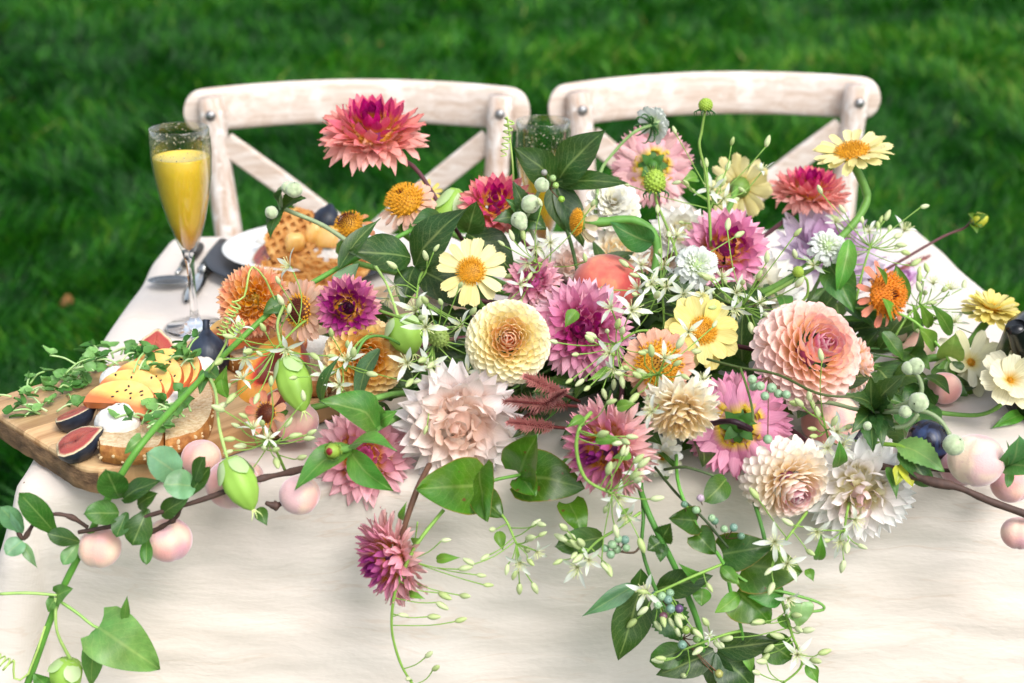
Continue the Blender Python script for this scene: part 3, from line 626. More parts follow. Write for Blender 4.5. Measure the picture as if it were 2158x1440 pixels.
def fig_piece(label, px, py, z, d, axis, cut):
    p = onz(px, py, z); zz = axis.normalized(); x = (cut - zz * cut.dot(zz)).normalized(); y = zz.cross(x); M = Matrix((x, y, zz)).transposed().to_4x4(); M.translation = p
    t = thing('fig_half', M, label, 'fig', 'cut figs on the waffle plate'); rows = [[Vector((d * r_ * math.cos(a), d * r_ * math.sin(a), d * q)) for a in np.linspace(math.pi / 2, 3 * math.pi / 2, 11)] for r_, q in FIGP[:-2] + [(.03, .55)]]
    MB().grid(rows).build('skin', M_FIG, t, Matrix()); edge = [r[0] for r in rows] + [r[-1] for r in rows[::-1]]; c = Vector((0, 0, -.06 * d))
    MB().grid([[c + (e - c) * q for e in edge] for q in (.03, .4, .7, .93, 1)], True).build('flesh', M_FIGIN, t, Matrix())
fig_piece('dark fig half on top of the waffles, skin side out', 690, 464, TZ + .07, .034, nrm(.2, .9, 0), nrm(.5, .3, -.8))
fig_piece('fig half on the white plate rim beside the waffle', 562, 528, TZ + .034, .042, nrm(.6, .6, 0), nrm(-.5, .6, .5))
# ---- black teapot at the right edge of the table
M = Matrix.Translation(onz(2218, 868, TZ) + Vector((0, .0, .002)))
t = thing('teapot', M, 'black enamel teapot with open spout behind the cream blooms', 'teapot')
MB().lathe([(0, 0), (.04, 0), (.052, .02), (.055, .045), (.048, .075), (.03, .092), (.012, .096), (.012, .102), (.016, .108), (.006, .114), (0, .115)], sides=32).build('body', M_BLACK, t, Matrix())
tip = M.inverted() @ at(2140, 688, M.translation.y - .045)
mb = MB().tube([(-.035, -.025, .035), (tip.x + .014, tip.y + .008, tip.z - .025), (tip.x, tip.y, tip.z)], [.012, .010, .0085], 16, smooth=6, cap=False); mb.tube([(tip.x, tip.y, tip.z), (tip.x + .006, tip.y + .004, tip.z - .012)], [.0085, .006], 16, smooth=1)
mb.build('spout', M_BLACK, t, Matrix()); MB().tube([(.05, 0, .03), (.085, 0, .05), (.08, 0, .085), (.045, 0, .08)], .005, 8).build('handle', M_BLACK, t, Matrix())
# ---- low dark bowl that holds the bouquet
BC = Vector((.145, 1.24, TZ + .002))
t = thing('flower_bowl', Matrix.Translation(BC), 'low black footed bowl holding the bouquet stems', 'bowl')
MB().lathe([(0, 0), (.045, 0), (.047, .004), (.022, .012), (.02, .022), (.06, .034), (.085, .055), (.09, .07), (.087, .07), (.08, .054), (.055, .04), (0, .038)], sides=40).build('bowl', M_BLACK, t, Matrix())

# ================================================================== plant builders
GOLD = 2.399963
def petal_mesh(L=1., W=.4, tip='point', cup=.5, curl=0., curl0=0., twist=0., peak=.55, foot=.35, ruffle=0., seed=0., nu=5, nv=7, cup_tip=None, notch=0.):
    """petal along +X, inner face +Z; arc cross-section 'cup', length-wise bend 'curl' (radians, + is towards +Z)"""
    P = []; x = z = 0.; pv = 0.; cup_tip = cup if cup_tip is None else cup_tip
    for j in range(nv):
        v = j / (nv - 1); dv = v - pv; pv = v; an = curl0 + curl * v * v; x += dv * L * math.cos(an); z += dv * L * math.sin(an)
        if v < peak: w = foot + (1 - foot) * math.sin(math.pi / 2 * v / peak)
        else:
            q = (v - peak) / (1 - peak)
            w = {'point': (1 - q ** 1.7) * .98 + .02, 'round': max(.12, (1 - q ** 2.6)) ** .5, 'notch': max(.40, 1 - .6 * q ** 3), 'sharp': (1 - q) ** .8 * .98 + .02, 'spike': (1 - q ** 1.2) * .985 + .015}[tip]
        w *= W / 2; A = max(.05, cup + (cup_tip - cup) * v); row = []
        for i in range(nu):
            u = -1 + 2 * i / (nu - 1); a = u * A; rr = w / A * (A / max(.3, math.sin(min(A, 1.5)))) * .9
            yy, zz = rr * math.sin(a), rr * (1 - math.cos(a))
            zz += ruffle * L * noise.noise(Vector((u * 1.7, v * 3, seed))) * (.25 + v); yy += .3 * ruffle * L * noise.noise(Vector((u, v * 3 + 9, seed)))
            tw = twist * v; yy, zz = yy * math.cos(tw) - zz * math.sin(tw), yy * math.sin(tw) + zz * math.cos(tw)
            xx = 0.
            if j == nv - 1 and notch: xx = -notch * L * (.9 * (1 - abs(u)) ** 2 * (i % 2 == 0) + .9 * u * u + .3 * abs(noise.noise(Vector((u * 3, seed, 2)))))
            row.append((x + (xx - zz * math.sin(an)) if True else x, yy, z + zz * math.cos(an)))
        P.append(row)
    return MB().grid(P).mesh('petal')

KIND = {
 # N, thetamax, flat, len(in,out), width ratio, shape
 'ball':   dict(N=200, tm=118, flat=.86, l0=.30, l1=.46, w=.50, tip='round', cup=1.35, cup_tip=1.05, curl=(.5, .2), el=1.22, peak=.72, foot=.5),
 'formal': dict(N=165, tm=116, flat=.80, l0=.30, l1=.52, w=.54, tip='round', cup=1.2, cup_tip=.8, curl=(.6, .1), el=1.22, peak=.68, foot=.45),
 'cactus': dict(N=105, tm=104, flat=.50, l0=.28, l1=.76, w=.30, tip='point', cup=.8, cup_tip=.45, curl=(.55, -.45), el=.97, peak=.5, foot=.5),
 'shaggy': dict(N=125, tm=112, flat=.60, l0=.28, l1=.76, w=.225, tip='point', cup=1.1, cup_tip=.7, curl=(.5, -.3), el=.98, peak=.5, foot=.5),
 'lily':   dict(N=82, tm=98, flat=.46, l0=.28, l1=.82, w=.44, tip='spike', cup=.75, cup_tip=.5, curl=(.6, .1), el=.95, peak=.5, foot=.45),
}
MCACHE = {}
def calyx(root, R0, c=C('#3a6822'), z=-.12, rs=.28):
    mb = MB()
    for k in range(8):
        a = k * math.pi / 4; d = Vector((math.cos(a), math.sin(a), -.25 if k % 2 else .1)); p = Vector((0, 0, z * R0)); x = d.normalized(); n = Vector((0, 0, -1)); y = n.cross(x).normalized(); n = x.cross(y)
        mb.grid([[p + x * R0 * rs * 1.3 * v + y * R0 * rs * .38 * u * math.sin(math.pi * (.12 + .86 * v)) + n * R0 * .05 * math.sin(v * 3) for u in (-1, 0, 1)] for v in np.linspace(0, 1, 5)])
    mb.lathe([(0, (z - .14) * R0), (R0 * .10, (z - .12) * R0), (R0 * .17, z * R0), (R0 * .12, (z + .14) * R0)], sides=10)
    o = mb.build('calyx', M_STEM, root, Matrix()); o.color = c
def dahlia(label, px, py, Y, dpx, n, kind, cols, mat, roll=0., st=None, stc='#5a3238', N=None, group='dahlias in the bouquet', asym=0., name='dahlia', tpow=.66, over=None, jit=.10, stem_r=.0024, cpow=.78):
    k = dict(KIND[kind]); k.update(over or {})
    if kind in ('ball', 'formal'): jit, tpow = .035, .64
    p = at(px, py, Y); R0 = size(dpx, p) / 2; N = int((N or k['N']) * 1.15)
    nn = nrm(*n); M = frame(nn, roll); M.translation = p - nn * R0 * k['flat'] * .35
    root = thing(name, M, label, name.replace('_', ' '), group); rr = random.Random(int(px * 7 + py)); LV = 7
    tm = R(k['tm'])
    for i in range(N):
        f = (i + .5) / N; th = tm * f ** tpow; lv = min(LV - 1, int(th / tm * LV)); fl = (lv + .5) / LV; va = rr.randrange(4); key = (kind, lv, va, str(over))
        if key not in MCACHE:
            MCACHE[key] = petal_mesh(1, k['w'] * (1.75 - .75 * fl), k['tip'], k['cup'] * (1.15 - .15 * fl), k['curl'][0] * (1 - fl) + k['curl'][1] * fl + (.30 if kind not in ('ball', 'formal') else .10) * (va - 1.5), 0, (.30 if kind not in ('ball', 'formal') else .1) * (va - 1.5), k['peak'], k['foot'], (.085 if kind not in ('ball', 'formal') else .025), va * 5 + lv, cup_tip=k['cup_tip'])
        phi = i * GOLD + rr.gauss(0, .04); cz = .03 if kind in ('ball', 'formal') else .10; Lp = R0 * (k['l0'] + (k['l1'] - k['l0']) * ss(0, 1, th / tm * .95 + .05)) * rr.uniform(.84, 1.12)
        el = math.pi / 2 - th * (1 + (k['el'] - 1) * ss(.35, 1.0, th)) + rr.gauss(0, jit)
        sp = 1 + asym * math.cos(phi - roll)
        tip = Vector((R0 * math.sin(min(th, 1.75)) * (.97 if th > 1.2 else 1), 0, R0 * k['flat'] * math.cos(th)))
        d = Vector((math.cos(el), 0, math.sin(el))); b = tip - d * Lp
        if b.x < -.02 * R0: b.x = -.02 * R0
        o = obj('petal', MCACHE[key], None, root, Matrix.Rotation(phi, 4, 'Z') @ Matrix.Translation(b) @ Matrix.Rotation(-el, 4, 'Y') @ Matrix.Rotation(rr.gauss(0, cz * 1.5), 4, 'X') @ Matrix.Diagonal((Lp * sp, Lp * (1 + .3 * (1 - f)), Lp, 1)))
        if not o.data.materials: o.data.materials.append(mat)
        o.material_slots[0].link = 'OBJECT'; o.material_slots[0].material = mat
        c = ramp(cols, (th / tm) ** cpow + rr.gauss(0, .05)); c = tuple(q ** (1 - .20 * ss(.15, .5, th / tm)) for q in c[:3]); v = rr.uniform(.92, 1.08); o.color = tuple(min(1, q * v) for q in c[:3]) + (1,)
    rt_ = .60 if kind in ('ball', 'formal') else .25
    # receptacle closes the back of the head
    o = MB().lathe([(0, R0 * k['flat'] * rt_), (R0 * .16, R0 * k['flat'] * (rt_ - .1)), (R0 * .22, -.04 * R0), (R0 * .16, -R0 * .12), (0, -R0 * .16)], sides=12).build('receptacle', M_STEM, root, Matrix()); o.color = cols[0]
    calyx(root, R0)
    back = M.translation - nn * R0 * .22
    if st is None: st = [back.lerp(BC + Vector((0, 0, .075)), .5) - Vector((0, 0, .008)) - nn * .012, BC + Vector((rr.uniform(-.05, .05), rr.uniform(-.05, .05), .045))]
    else: st = [at(*q) for q in st]
    stem(root, [back] + st, [stem_r, stem_r * .95, stem_r], C(stc)); return root

M_FLORET = tinted('disc_floret', .55, .25, 300)
def disc_mesh(seed, R0, h, n, ring0, red):
    """dense dome of tiny tubular florets; outer ring open and star-shaped"""
    rr = random.Random(seed); mb = MB()
    mb.lathe([(0, h * .78), (R0 * .45, h * .66), (R0 * .8, h * .3), (R0 * .9, 0), (R0 * .5, -h * .2)], sides=16, mi=2)
    for i in range(n):
        f = (i + .5) / n; r_ = R0 * math.sqrt(f) * .98; a = i * GOLD; z = h * (1 - f) ** .6 * .8
        b = Vector((r_ * math.cos(a), r_ * math.sin(a), z)); d = Vector((math.cos(a) * f * .75, math.sin(a) * f * .75, 1 - .45 * f)).normalized(); L = R0 * (.20 if f > ring0 else .12) * rr.uniform(.8, 1.3); w = R0 * .052
        F = frame(d, rr.random() * 6); F.translation = b; mi = 0 if f > red and f > ring0 else (1 if f <= red else 2)
        mb.lathe([(w * .7, -L * .2), (w * .8, L * .6), (w * .4, L)], F, 4, mi)
        if mi == 0:
            for q in range(5):
                aa = q * 1.2566; e = Vector((math.cos(aa), math.sin(aa), .5)); mb.face([F @ Vector((-e.y * w * .45, e.x * w * .45, L * .85)), F @ Vector((e.y * w * .45, -e.x * w * .45, L * .85)), F @ (Vector((0, 0, L * .85)) + e * w * 2.4)], 0)
    return mb
def cmat(name, c): return plain(name, C(c), .6, .25, 400)
FL_GOLD, FL_RED, FL_AMBER = cmat('floret_gold', '#dfa01c'), cmat('floret_maroon', '#5a1a14'), cmat('floret_amber', '#c98f14')
FL_OR, FL_BROWN = cmat('floret_orange', '#dd8414'), cmat('floret_brown', '#6a3212')
def zinnia(label, px, py, Y, dpx, n, cols, mat, petals=16, rows=2, disc=.36, dome=.5, fl=(FL_GOLD, FL_RED, FL_AMBER), ring0=.45, red=.05, st=None, roll=0., tilt=(6, -12), W=.40, tip='notch', droop=-.25, miss=(), stc='#5f8a3a', stem_r=.0036, name='zinnia', group='zinnias in the bouquet', grow=.0):
    p = at(px, py, Y); R0 = size(dpx, p) / 2; nn = nrm(*n); M = frame(nn, roll); M.translation = p
    root = thing(name, M, label, name.replace('_', ' '), group); rr = random.Random(int(px * 3 + py))
    ms = [petal_mesh(1, W, tip, .30, droop + .12 * k, .05, .15 * (k - 1), .68, .32, .05, k * 7 + int(px), notch=.10 if tip == 'notch' else 0, nv=8, nu=5) for k in range(4)]
    for r_ in range(rows):
        for k in range(petals):
            a = 2 * math.pi * (k + .5 * (r_ % 2)) / petals + rr.gauss(0, .06)
            if any(abs((a - R(m) + math.pi) % (2 * math.pi) - math.pi) < R(w) for m, w in miss): continue
            L = R0 * (1 - disc * .62) * (1 - .10 * r_) * rr.uniform(.92, 1.08) * (1 + grow * math.cos(a)); el = R(tilt[0] + (tilt[1] - tilt[0]) * (1 - r_ / max(1, rows - 1) if rows > 1 else 0) + rr.gauss(0, 5))
            o = obj('petal', ms[rr.randrange(4)], None, root, Matrix.Rotation(a, 4, 'Z') @ Matrix.Translation((R0 * disc * .62, 0, -.02 * R0 + .03 * R0 * r_)) @ Matrix.Rotation(-el, 4, 'Y') @ Matrix.Rotation(rr.gauss(0, .12), 4, 'X') @ Matrix.Diagonal((L, L * rr.uniform(.9, 1.08), L, 1)))
            if not o.data.materials: o.data.materials.append(mat)
            o.material_slots[0].link = 'OBJECT'; o.material_slots[0].material = mat
            o.color = tuple(q ** .78 for q in ramp(cols, rr.random())[:3]) + (1,)
    o = tag(disc_mesh(int(px), R0 * disc, R0 * disc * dome, 150, ring0, red).build('disc', list(fl), root, Matrix()), kind='stuff')
    mb = MB()    # scaled green cup under the petals
    mb.lathe([(0, -R0 * .34), (R0 * .12, -R0 * .33), (R0 * .22, -R0 * .22), (R0 * disc * .85, -R0 * .05), (R0 * disc * .8, 0)], sides=14)
    for r_ in range(4):
        for k in range(11):
            a = 2 * math.pi * (k + .5 * (r_ % 2)) / 11; q = (r_ + .5) / 4; rad = R0 * (.14 + (disc * .85 - .14) * q) * 1.03; z = -R0 * (.30 - .26 * q); e = Vector((math.cos(a), math.sin(a), 0)); y = Vector((-e.y, e.x, 0))
            mb.grid([[e * (rad + .02 * R0 * v) + y * R0 * .065 * u * (1 - v * v * .7) + Vector((0, 0, z + v * R0 * .10)) for u in (-1, 0, 1)] for v in (0, .5, 1)])
    o = mb.build('involucre', M_STEM, root, Matrix()); o.color = C('#66853a')
    back = p - nn * R0 * .30
    if st is None: st = [back - nn * .02 - Vector((0, 0, .02)), BC + Vector((rr.uniform(-.05, .05), rr.uniform(-.05, .05), .045))]
    else: st = [at(*q) for q in st]
    stem(root, [back] + st, [stem_r, stem_r * .85, stem_r * .9], C(stc), sides=8, k=6); return root

M_WHITE = petal_mat('white_petal', C('#dfe3c8'), 0, .4, .05, .35)
def scabiosa(label, px, py, Y, dpx, n, st, back=False, roll=0.):
    p = at(px, py, Y); R0 = size(dpx, p) / 2; nn = nrm(*n); M = frame(nn, roll); M.translation = p
    root = thing('scabiosa', M, label, 'scabiosa', 'white scabiosas'); rr = random.Random(int(px))
    ms = [petal_mesh(1, .62, 'notch', .35, -.5, .1, .2 * (k - 1), .7, .3, .13, k * 3.3, notch=.22) for k in range(4)]; sm = [petal_mesh(1, .6, 'notch', .5, -.4, 0, 0, .65, .4, .16, k * 4.1, notch=.2, nu=5, nv=4) for k in range(4)]
    for r_, (cnt, q, el, z) in enumerate(((11, 1.0, -10, 0), (13, .86, 10, .07), (12, .70, 28, .12))):
        for k in range(cnt):
            a = 2 * math.pi * (k + .37 * r_) / cnt + rr.gauss(0, .08); L = R0 * q * .72 * rr.uniform(.88, 1.12)
            o = obj('petal', ms[rr.randrange(4)], M_WHITE, root, Matrix.Rotation(a, 4, 'Z') @ Matrix.Translation((R0 * .26, 0, z * R0)) @ Matrix.Rotation(-R(el + rr.gauss(0, 8)), 4, 'Y') @ Matrix.Diagonal((L, L * .85, L, 1))); o.color = lerp(C('#e8eae6'), C('#d8ddd4'), rr.random())
    for k in range(70):
        f = (k + .5) / 70; a = k * GOLD; th = f ** .5 * 1.25; L = R0 * .26 * rr.uniform(.7, 1.15)
        o = obj('floret', sm[k % 4], M_WHITE, root, Matrix.Rotation(a, 4, 'Z') @ Matrix.Translation((R0 * .40 * math.sin(th), 0, R0 * .30 * math.cos(th) + .02 * R0)) @ Matrix.Rotation(-(1.45 - th * .8 + rr.gauss(0, .25)), 4, 'Y') @ Matrix.Rotation(rr.uniform(-.8, .8), 4, 'X') @ Matrix.Diagonal((L, L, L, 1))); o.color = lerp(C('#eef0ea'), C('#dbe3cf'), rr.random())
    o = MB().lathe([(0, R0 * .3), (R0 * .3, R0 * .2), (R0 * .36, 0), (R0 * .2, -R0 * .12), (0, -R0 * .2)], sides=12).build('receptacle', M_STEM, root, Matrix()); o.color = C('#a8bf86')
    for k in range(9):
        a = 2 * math.pi * k / 9; e = Vector((math.cos(a), math.sin(a), 0)); L = R0 * rr.uniform(.7, 1.0); cz = -1 if not back else -1.5
        pts = [Vector((0, 0, -R0 * .14)), e * L * .5 + Vector((0, 0, -R0 * .2)), e * L * .85 + Vector((0, 0, cz * R0 * .3)), e * L * .75 + Vector((0, 0, cz * R0 * .5))]
        o = MB().tube(pts, [R0 * .05, R0 * .055, R0 * .035, R0 * .01], 5).build('bract', M_STEM, root, Matrix()); o.color = C('#35602c')
    stem(root, [p - nn * R0 * .15] + [at(*q) for q in st], [.0019, .0016, .0018], C('#86a565')); return root
def pod(label, px, py, Y, dpx, n, st, spiky=False, c='#93ad3e', hh=1.0, bracts=7, blen=1.0):
    """green scabiosa seed head: knobbly pincushion over curled bracts"""
    p = at(px, py, Y); R0 = size(dpx, p) / 2; nn = nrm(*n); M = frame(nn); M.translation = p
    root = thing('seed_head', M, label, 'seed head', 'green scabiosa seed heads'); rr = random.Random(int(px)); mb = MB().lathe([(0, R0 * hh), (R0 * .6, R0 * .78 * hh), (R0 * .95, R0 * .2), (R0 * .9, -R0 * .35), (R0 * .4, -R0 * .8), (0, -R0 * .9)], sides=14); N = 90
    for i in range(N):
        f = (i + .5) / N; th = f * 2.3; th = math.acos(1 - 1.68 * f); a = i * GOLD; d = Vector((math.sin(th) * math.cos(a), math.sin(th) * math.sin(a), math.cos(th))); b = Vector((d.x * R0 * .92, d.y * R0 * .92, d.z * R0 * .92 * hh)); F = frame(d); F.translation = b; w = R0 * .13
        mb.lathe([(w, -w * .4), (w * .9, w * .5), (w * .45, w * .9), (0, w)], F, 5)
        if spiky: mb.tube([b, b + d * R0 * rr.uniform(.35, .6) + Vector((0, 0, R0 * .1))], [R0 * .02, R0 * .008], 3, smooth=1, cap=False)
    o = tag(mb.build('knobs', M_STEM, root, Matrix()), kind='stuff'); o.color = C(c)
    for k in range(bracts):
        a = 2 * math.pi * k / bracts + .3; e = Vector((math.cos(a), math.sin(a), 0)); L = R0 * rr.uniform(.9, 1.3) * blen
        o = MB().tube([Vector((0, 0, -R0 * .75)), e * L * .6 + Vector((0, 0, -R0 * .7)), e * L + Vector((0, 0, -R0 * 1.0)), e * L * .9 + Vector((0, 0, -R0 * 1.5))], [R0 * .09, R0 * .12, R0 * .08, R0 * .02], 5).build('bract', M_STEM, root, Matrix()); o.color = C('#2f5c2a')
    stem(root, [p - nn * R0 * .8] + [at(*q) for q in st], [.0013, .0012, .0014], C('#7a9a44')); return root

def leafobj(parent, b, t, w, face, c, kind='ovate', fold=.25, bend=.12, mat=None, name='leaf', twist=0., seed=None, sag=None):
    """leaf blade from base b to tip t (world), full width w; face = direction of its upper side"""
    ax = t - b; L = ax.length; x = ax.normalized(); n = (face - x * face.dot(x)).normalized(); y = x.cross(n); y = -y; nv, nu = (11, 7) if kind != 'serrate' else (21, 7)
    seed = rnd.random() * 50 if seed is None else seed; P = []
    for j in range(nv):
        v = j / (nv - 1)
        if kind in ('ovate', 'serrate'): ww = math.sin(math.pi * (v * .985 + .015) ** .78) ** .95
        elif kind == 'lance': ww = math.sin(math.pi * (v * .98 + .02) ** .72) ** 1.25
        elif kind == 'round': ww = (max(0, math.sin(math.pi * (v * .97 + .02) ** .92))) ** .55
        elif kind == 'obovate': ww = math.sin(math.pi * (v * .96 + .02) ** 1.35) ** .7
        else: ww = (math.sin(math.pi * (v * .965 + .035) ** .52)) ** .72          # heart: broad near the stalk
        if kind == 'serrate': ww *= 1.06 if j % 2 else .92
        if j == nv - 1: ww = .0
        ww = ww * w / 2 + (.0006 if j < 2 else 0); row = []; tw = twist * v
        for i in range(nu):
            u = -1 + 2 * i / (nu - 1); yy = u * ww; zz = fold * abs(yy) + bend * L * (math.sin(math.pi * v) - .9 * v * v) + .11 * w * noise.noise(Vector((u * 1.4 + seed, v * 3.2, seed)))
            back = -.10 * L * (abs(u) ** 2) * (1 - v) ** 3 * (1 if kind == 'heart' else 0)
            yy, zz = yy * math.cos(tw) - zz * math.sin(tw), yy * math.sin(tw) + zz * math.cos(tw)
            row.append(b + x * (L * v + back) + y * yy + n * zz)
        P.append(row[::-1])
    o = MB().grid(P).build(name, mat or M_LEAF, parent); o.color = c; return o
DK, MD, LT = C('#143a17'), C('#2a5f1f'), C('#4f8a2a')
def leafpx(parent, b, t, wpx, face=(0, .3, 1), c=None, **kw):
    B, T = at(*b), at(*t); return leafobj(parent, B, T, size(wpx, B), nrm(*face), c or MD, **kw)

bud_mesh = MB().lathe([(0, 0), (.11, .04), (.19, .2), (.23, .42), (.19, .68), (.10, .9), (0, 1)], sides=8).mesh('bud')
M_BUD = tinted('clematis_bud', .5, .1, 60, .2); M_STAMEN = plain('clematis_stamen', C('#d9dca0'), .6)
cl_petals = [petal_mesh(1, .25, 'point', .4, -1.1 + .5 * k, .35, .2 * (k - 1), .55, .35, .03, k * 3, nv=7, nu=5) for k in range(3)]
for m_ in cl_petals: m_.materials.append(M_WHITE)
def stamen_mesh(sd):
    rr = random.Random(sd); mb = MB()
    for k in range(17):
        a = k * GOLD; t_ = .15 + .75 * (k / 17) ** .6; d = Vector((math.sin(t_) * math.cos(a), math.sin(t_) * math.sin(a), math.cos(t_))); L = rr.uniform(.45, .62)
        mb.tube([(0, 0, 0), d * L * .6, d * L + Vector((d.x * .05, d.y * .05, 0))], [.014, .012, .017], 4, smooth=1)
    return mb.mesh('stamens')
stamens = [stamen_mesh(k) for k in range(2)]
for m_ in stamens: m_.materials.append(M_STAMEN)
def spray(label, root, flowers, buds=8, leaves=(), c='#7fa548', group='clematis sprays', fsz=.0148, spread=.022, extra=(), seed=0, nodes=None, rt=.0011):
    """one clematis spray: wiry stem, side stalks, starry flowers, buds"""
    rr = random.Random(seed + int(root[0])); p0 = at(*root); t = thing('clematis_spray', p0, label, 'clematis', group); F = [at(*f[:3]) for f in flowers]; E = [at(*e) for e in extra]
    allp = F + E; cen = sum(allp, Vector()) / len(allp)
    nd = [at(*q) for q in nodes] if nodes else [p0.lerp(cen, .45) + Vector((0, 0, .006)), p0.lerp(cen, .85)]
    path = spline([p0] + nd, 6); stem(t, [p0] + nd, [rt * 1.2, rt, rt * .8], C(c), k=6)
    def near(q): return min(path[len(path) // 4:], key=lambda s: (s - q).length + .004 * rr.random())
    for f, p in zip(flowers, F):
        nn = nrm(*(f[3] if len(f) > 3 else (rr.uniform(-.7, .7), rr.uniform(-.3, .9), rr.uniform(.5, 1)))); s0 = near(p); b = p - nn * .012
        stem(t, [s0, s0.lerp(b, .6) - Vector((0, 0, .003)), p - nn * .0005], [.0006, .0005, .0006], C(c), 'stalk', 5, 3)
        M = frame(nn, rr.random() * 6); M.translation = p; fe = empty('flower', WM[t].inverted() @ M, t); kk = rr.choice((4, 4, 4, 5)); S = fsz * rr.uniform(.9, 1.15) * (f[4] if len(f) > 4 else 1)
        for k in range(kk):
            o = obj('petal', cl_petals[rr.randrange(3)], None, fe, Matrix.Rotation(2 * math.pi * k / kk + rr.gauss(0, .1), 4, 'Z') @ Matrix.Rotation(-rr.gauss(.15, .18), 4, 'Y') @ Matrix.Diagonal((S, S * 1.05, S, 1))); o.color = lerp(C('#e6e9e2'), C('#d9dfcf'), rr.random())
        obj('stamens', stamens[rr.randrange(2)], None, fe, Matrix.Rotation(rr.random() * 6, 4, 'Z') @ Matrix.Scale(S * .95, 4))
    for p in E + [rr.choice(allp) + Vector((rr.gauss(0, spread), rr.gauss(0, spread * .5), rr.gauss(0, spread))) for _ in range(buds)]:
        if not (p.y < Y0 + .02 or p.z > TZ + .012): p.z = TZ + .015
        if p.y > Y0 - .004 - max(0, TZ - p.z) * .1 and p.z < TZ: p.y = Y0 - .03
        s0 = near(p); d = ((p - s0).normalized() + Vector((rr.gauss(0, .3), rr.gauss(0, .3), rr.gauss(.1, .3)))).normalized(); L = rr.uniform(.008, .0125)
        stem(t, [s0, s0.lerp(p, .55) + Vector((rr.gauss(0, .002), 0, -.002)), p], [.0005, .00045, .0005], C(c), 'stalk', 5, 3)
        M = frame(d, rr.random() * 6); M.translation = p - d * .0005; o = obj('bud', bud_mesh, M_BUD, t, WM[t].inverted() @ M @ Matrix.Scale(L, 4)); o.color = lerp(C('#b5c77e'), C('#d3dcae'), rr.random())
    for lf in leaves:
        b, e, w = lf[:3]; leafpx(t, b, e, w, *(lf[3:4] or [(0, .3, 1)]), c=lerp(C('#3f7d24'), C('#5f9c36'), rr.random()), kind='lance', fold=.35)
    return t

# ---- fruit
s_ = NT('downy_peach_skin'); co_ = s_.coord('Object'); oi_ = s_.n('ObjectInfo'); off_ = s_.n('VectorMath', operation='ADD'); s_.l(co_, off_.inputs[0]); s_.l(oi_.outputs['Random'], off_.inputs[1])
n_ = s_.noise(off_.outputs[0], 22, 2, .5); n4_ = s_.noise(off_.outputs[0], 33, 2); n2_ = s_.noise(co_, 900, 2); n3_ = s_.noise(co_, 160, 3)
c_ = s_.mix(s_.maprange(n_, .42, .58), C('#eed4bc'), C('#dfa29c')); c_ = s_.mix(s_.maprange(n4_, .5, .62, 0, .7), c_, C('#cfa2b2')); c_ = s_.mix(s_.maprange(n3_, .6, .75, 0, .35), c_, C('#cc9aa8')); c_ = s_.mix(.15, c_, oi_.outputs['Color'])
M_PEACH = s_.done(s_.pbr(c_, .85, s_.bump(n2_, .5, .0008), Sheen_Weight=1.0, Sheen_Roughness=.4, Sheen_Tint=C('#efe6ee'), Specular_IOR_Level=.12, Subsurface_Weight=.1, Subsurface_Radius=(.008, .004, .003)))
s_ = NT('red_peach_skin'); n_ = s_.noise(s_.coord(), 30, 4, .6); n2_ = s_.noise(s_.coord(), 800, 2)
M_REDPEACH = s_.done(s_.pbr(s_.rampn(n_, [(.32, C('#d29a6a')), (.47, C('#cf6f5c')), (.66, C('#c24a48'))]), .7, s_.bump(n2_, .2, .0006), Sheen_Weight=.35, Sheen_Roughness=.5, Specular_IOR_Level=.2))
s_ = NT('plum_skin'); n_ = s_.noise(s_.coord(), 45, 3, .5, 1.0)
M_PLUM = s_.done(s_.pbr(s_.mix(s_.maprange(n_, .44, .56), C('#120f1c'), C('#2c3f66')), s_.maprange(n_, .44, .56, .22, .6)))
def fruit(name, label, px, py, Y, dpx, up, cat, mat, group=None, c=C('#e0b098'), sq=.95, crease=.10, roll=0.):
    p = at(px, py, Y) if not isinstance(Y, tuple) else onz(px, py, Y[0]); R0 = size(dpx, p) / 2; M = frame(nrm(*up)); q_ = M.inverted().to_3x3() @ (CAM - p); M = M @ Matrix.Rotation(math.atan2(q_.y, q_.x) + (roll - 2.5) * .55, 4, 'Z'); M.translation = p; rows = []
    for j in range(19):
        th = math.pi * j / 18; row = []
        for k in range(30):
            a = 2 * math.pi * k / 30; da = abs((a + math.pi) % (2 * math.pi) - math.pi); r_ = 1 - crease * math.exp(-(da / .22) ** 2) * math.sin(th) ** .5 - .13 * math.exp(-(th / .33) ** 2) - .03 * math.exp(-((math.pi - th) / .25) ** 2)
            row.append((R0 * r_ * math.sin(th) * math.cos(a), R0 * r_ * math.sin(th) * math.sin(a), R0 * sq * r_ * math.cos(th)))
        rows.append(row)
    o = MB().grid(rows, True).build(name, mat, None, M); o.color = c; return tag(o, label, cat, group)

# ================================================================== the bouquet
def cl(*h): return [C(x) for x in h]
CORAL = cl('#861a5c', '#b4306e', '#dc6680', '#e88c84', '#eea498', '#f0b4aa')
PINK = cl('#741850', '#ae3e7e', '#d67ea4', '#e6a2ba', '#ecb4c2', '#eec2ca')
MAUVE = cl('#6e2460', '#a04a88', '#d884a2', '#e8a4ae', '#eeb6b4', '#efc2bc')
ROSE = cl('#a8487e', '#c27098', '#dc98ac', '#e6aab4', '#eabab8')
YEL = cl('#dc6a50', '#eeb080', '#f7e4a4', '#f9f0c4', '#faf4d4')
PEACHY = cl('#c4527e', '#e08ca2', '#f7c8b4', '#fad8ca', '#fadfd8')
CREAM = cl('#98486a', '#e2aeb2', '#f6e2c8', '#f7ebd8', '#f5e4da')
IVORY = cl('#e6c0c0', '#f4e8e2', '#f7f4f0', '#f8f6f3')
BLUSH = cl('#ecc8b6', '#f0d8cc', '#f3e6e0', '#f2e8e8')
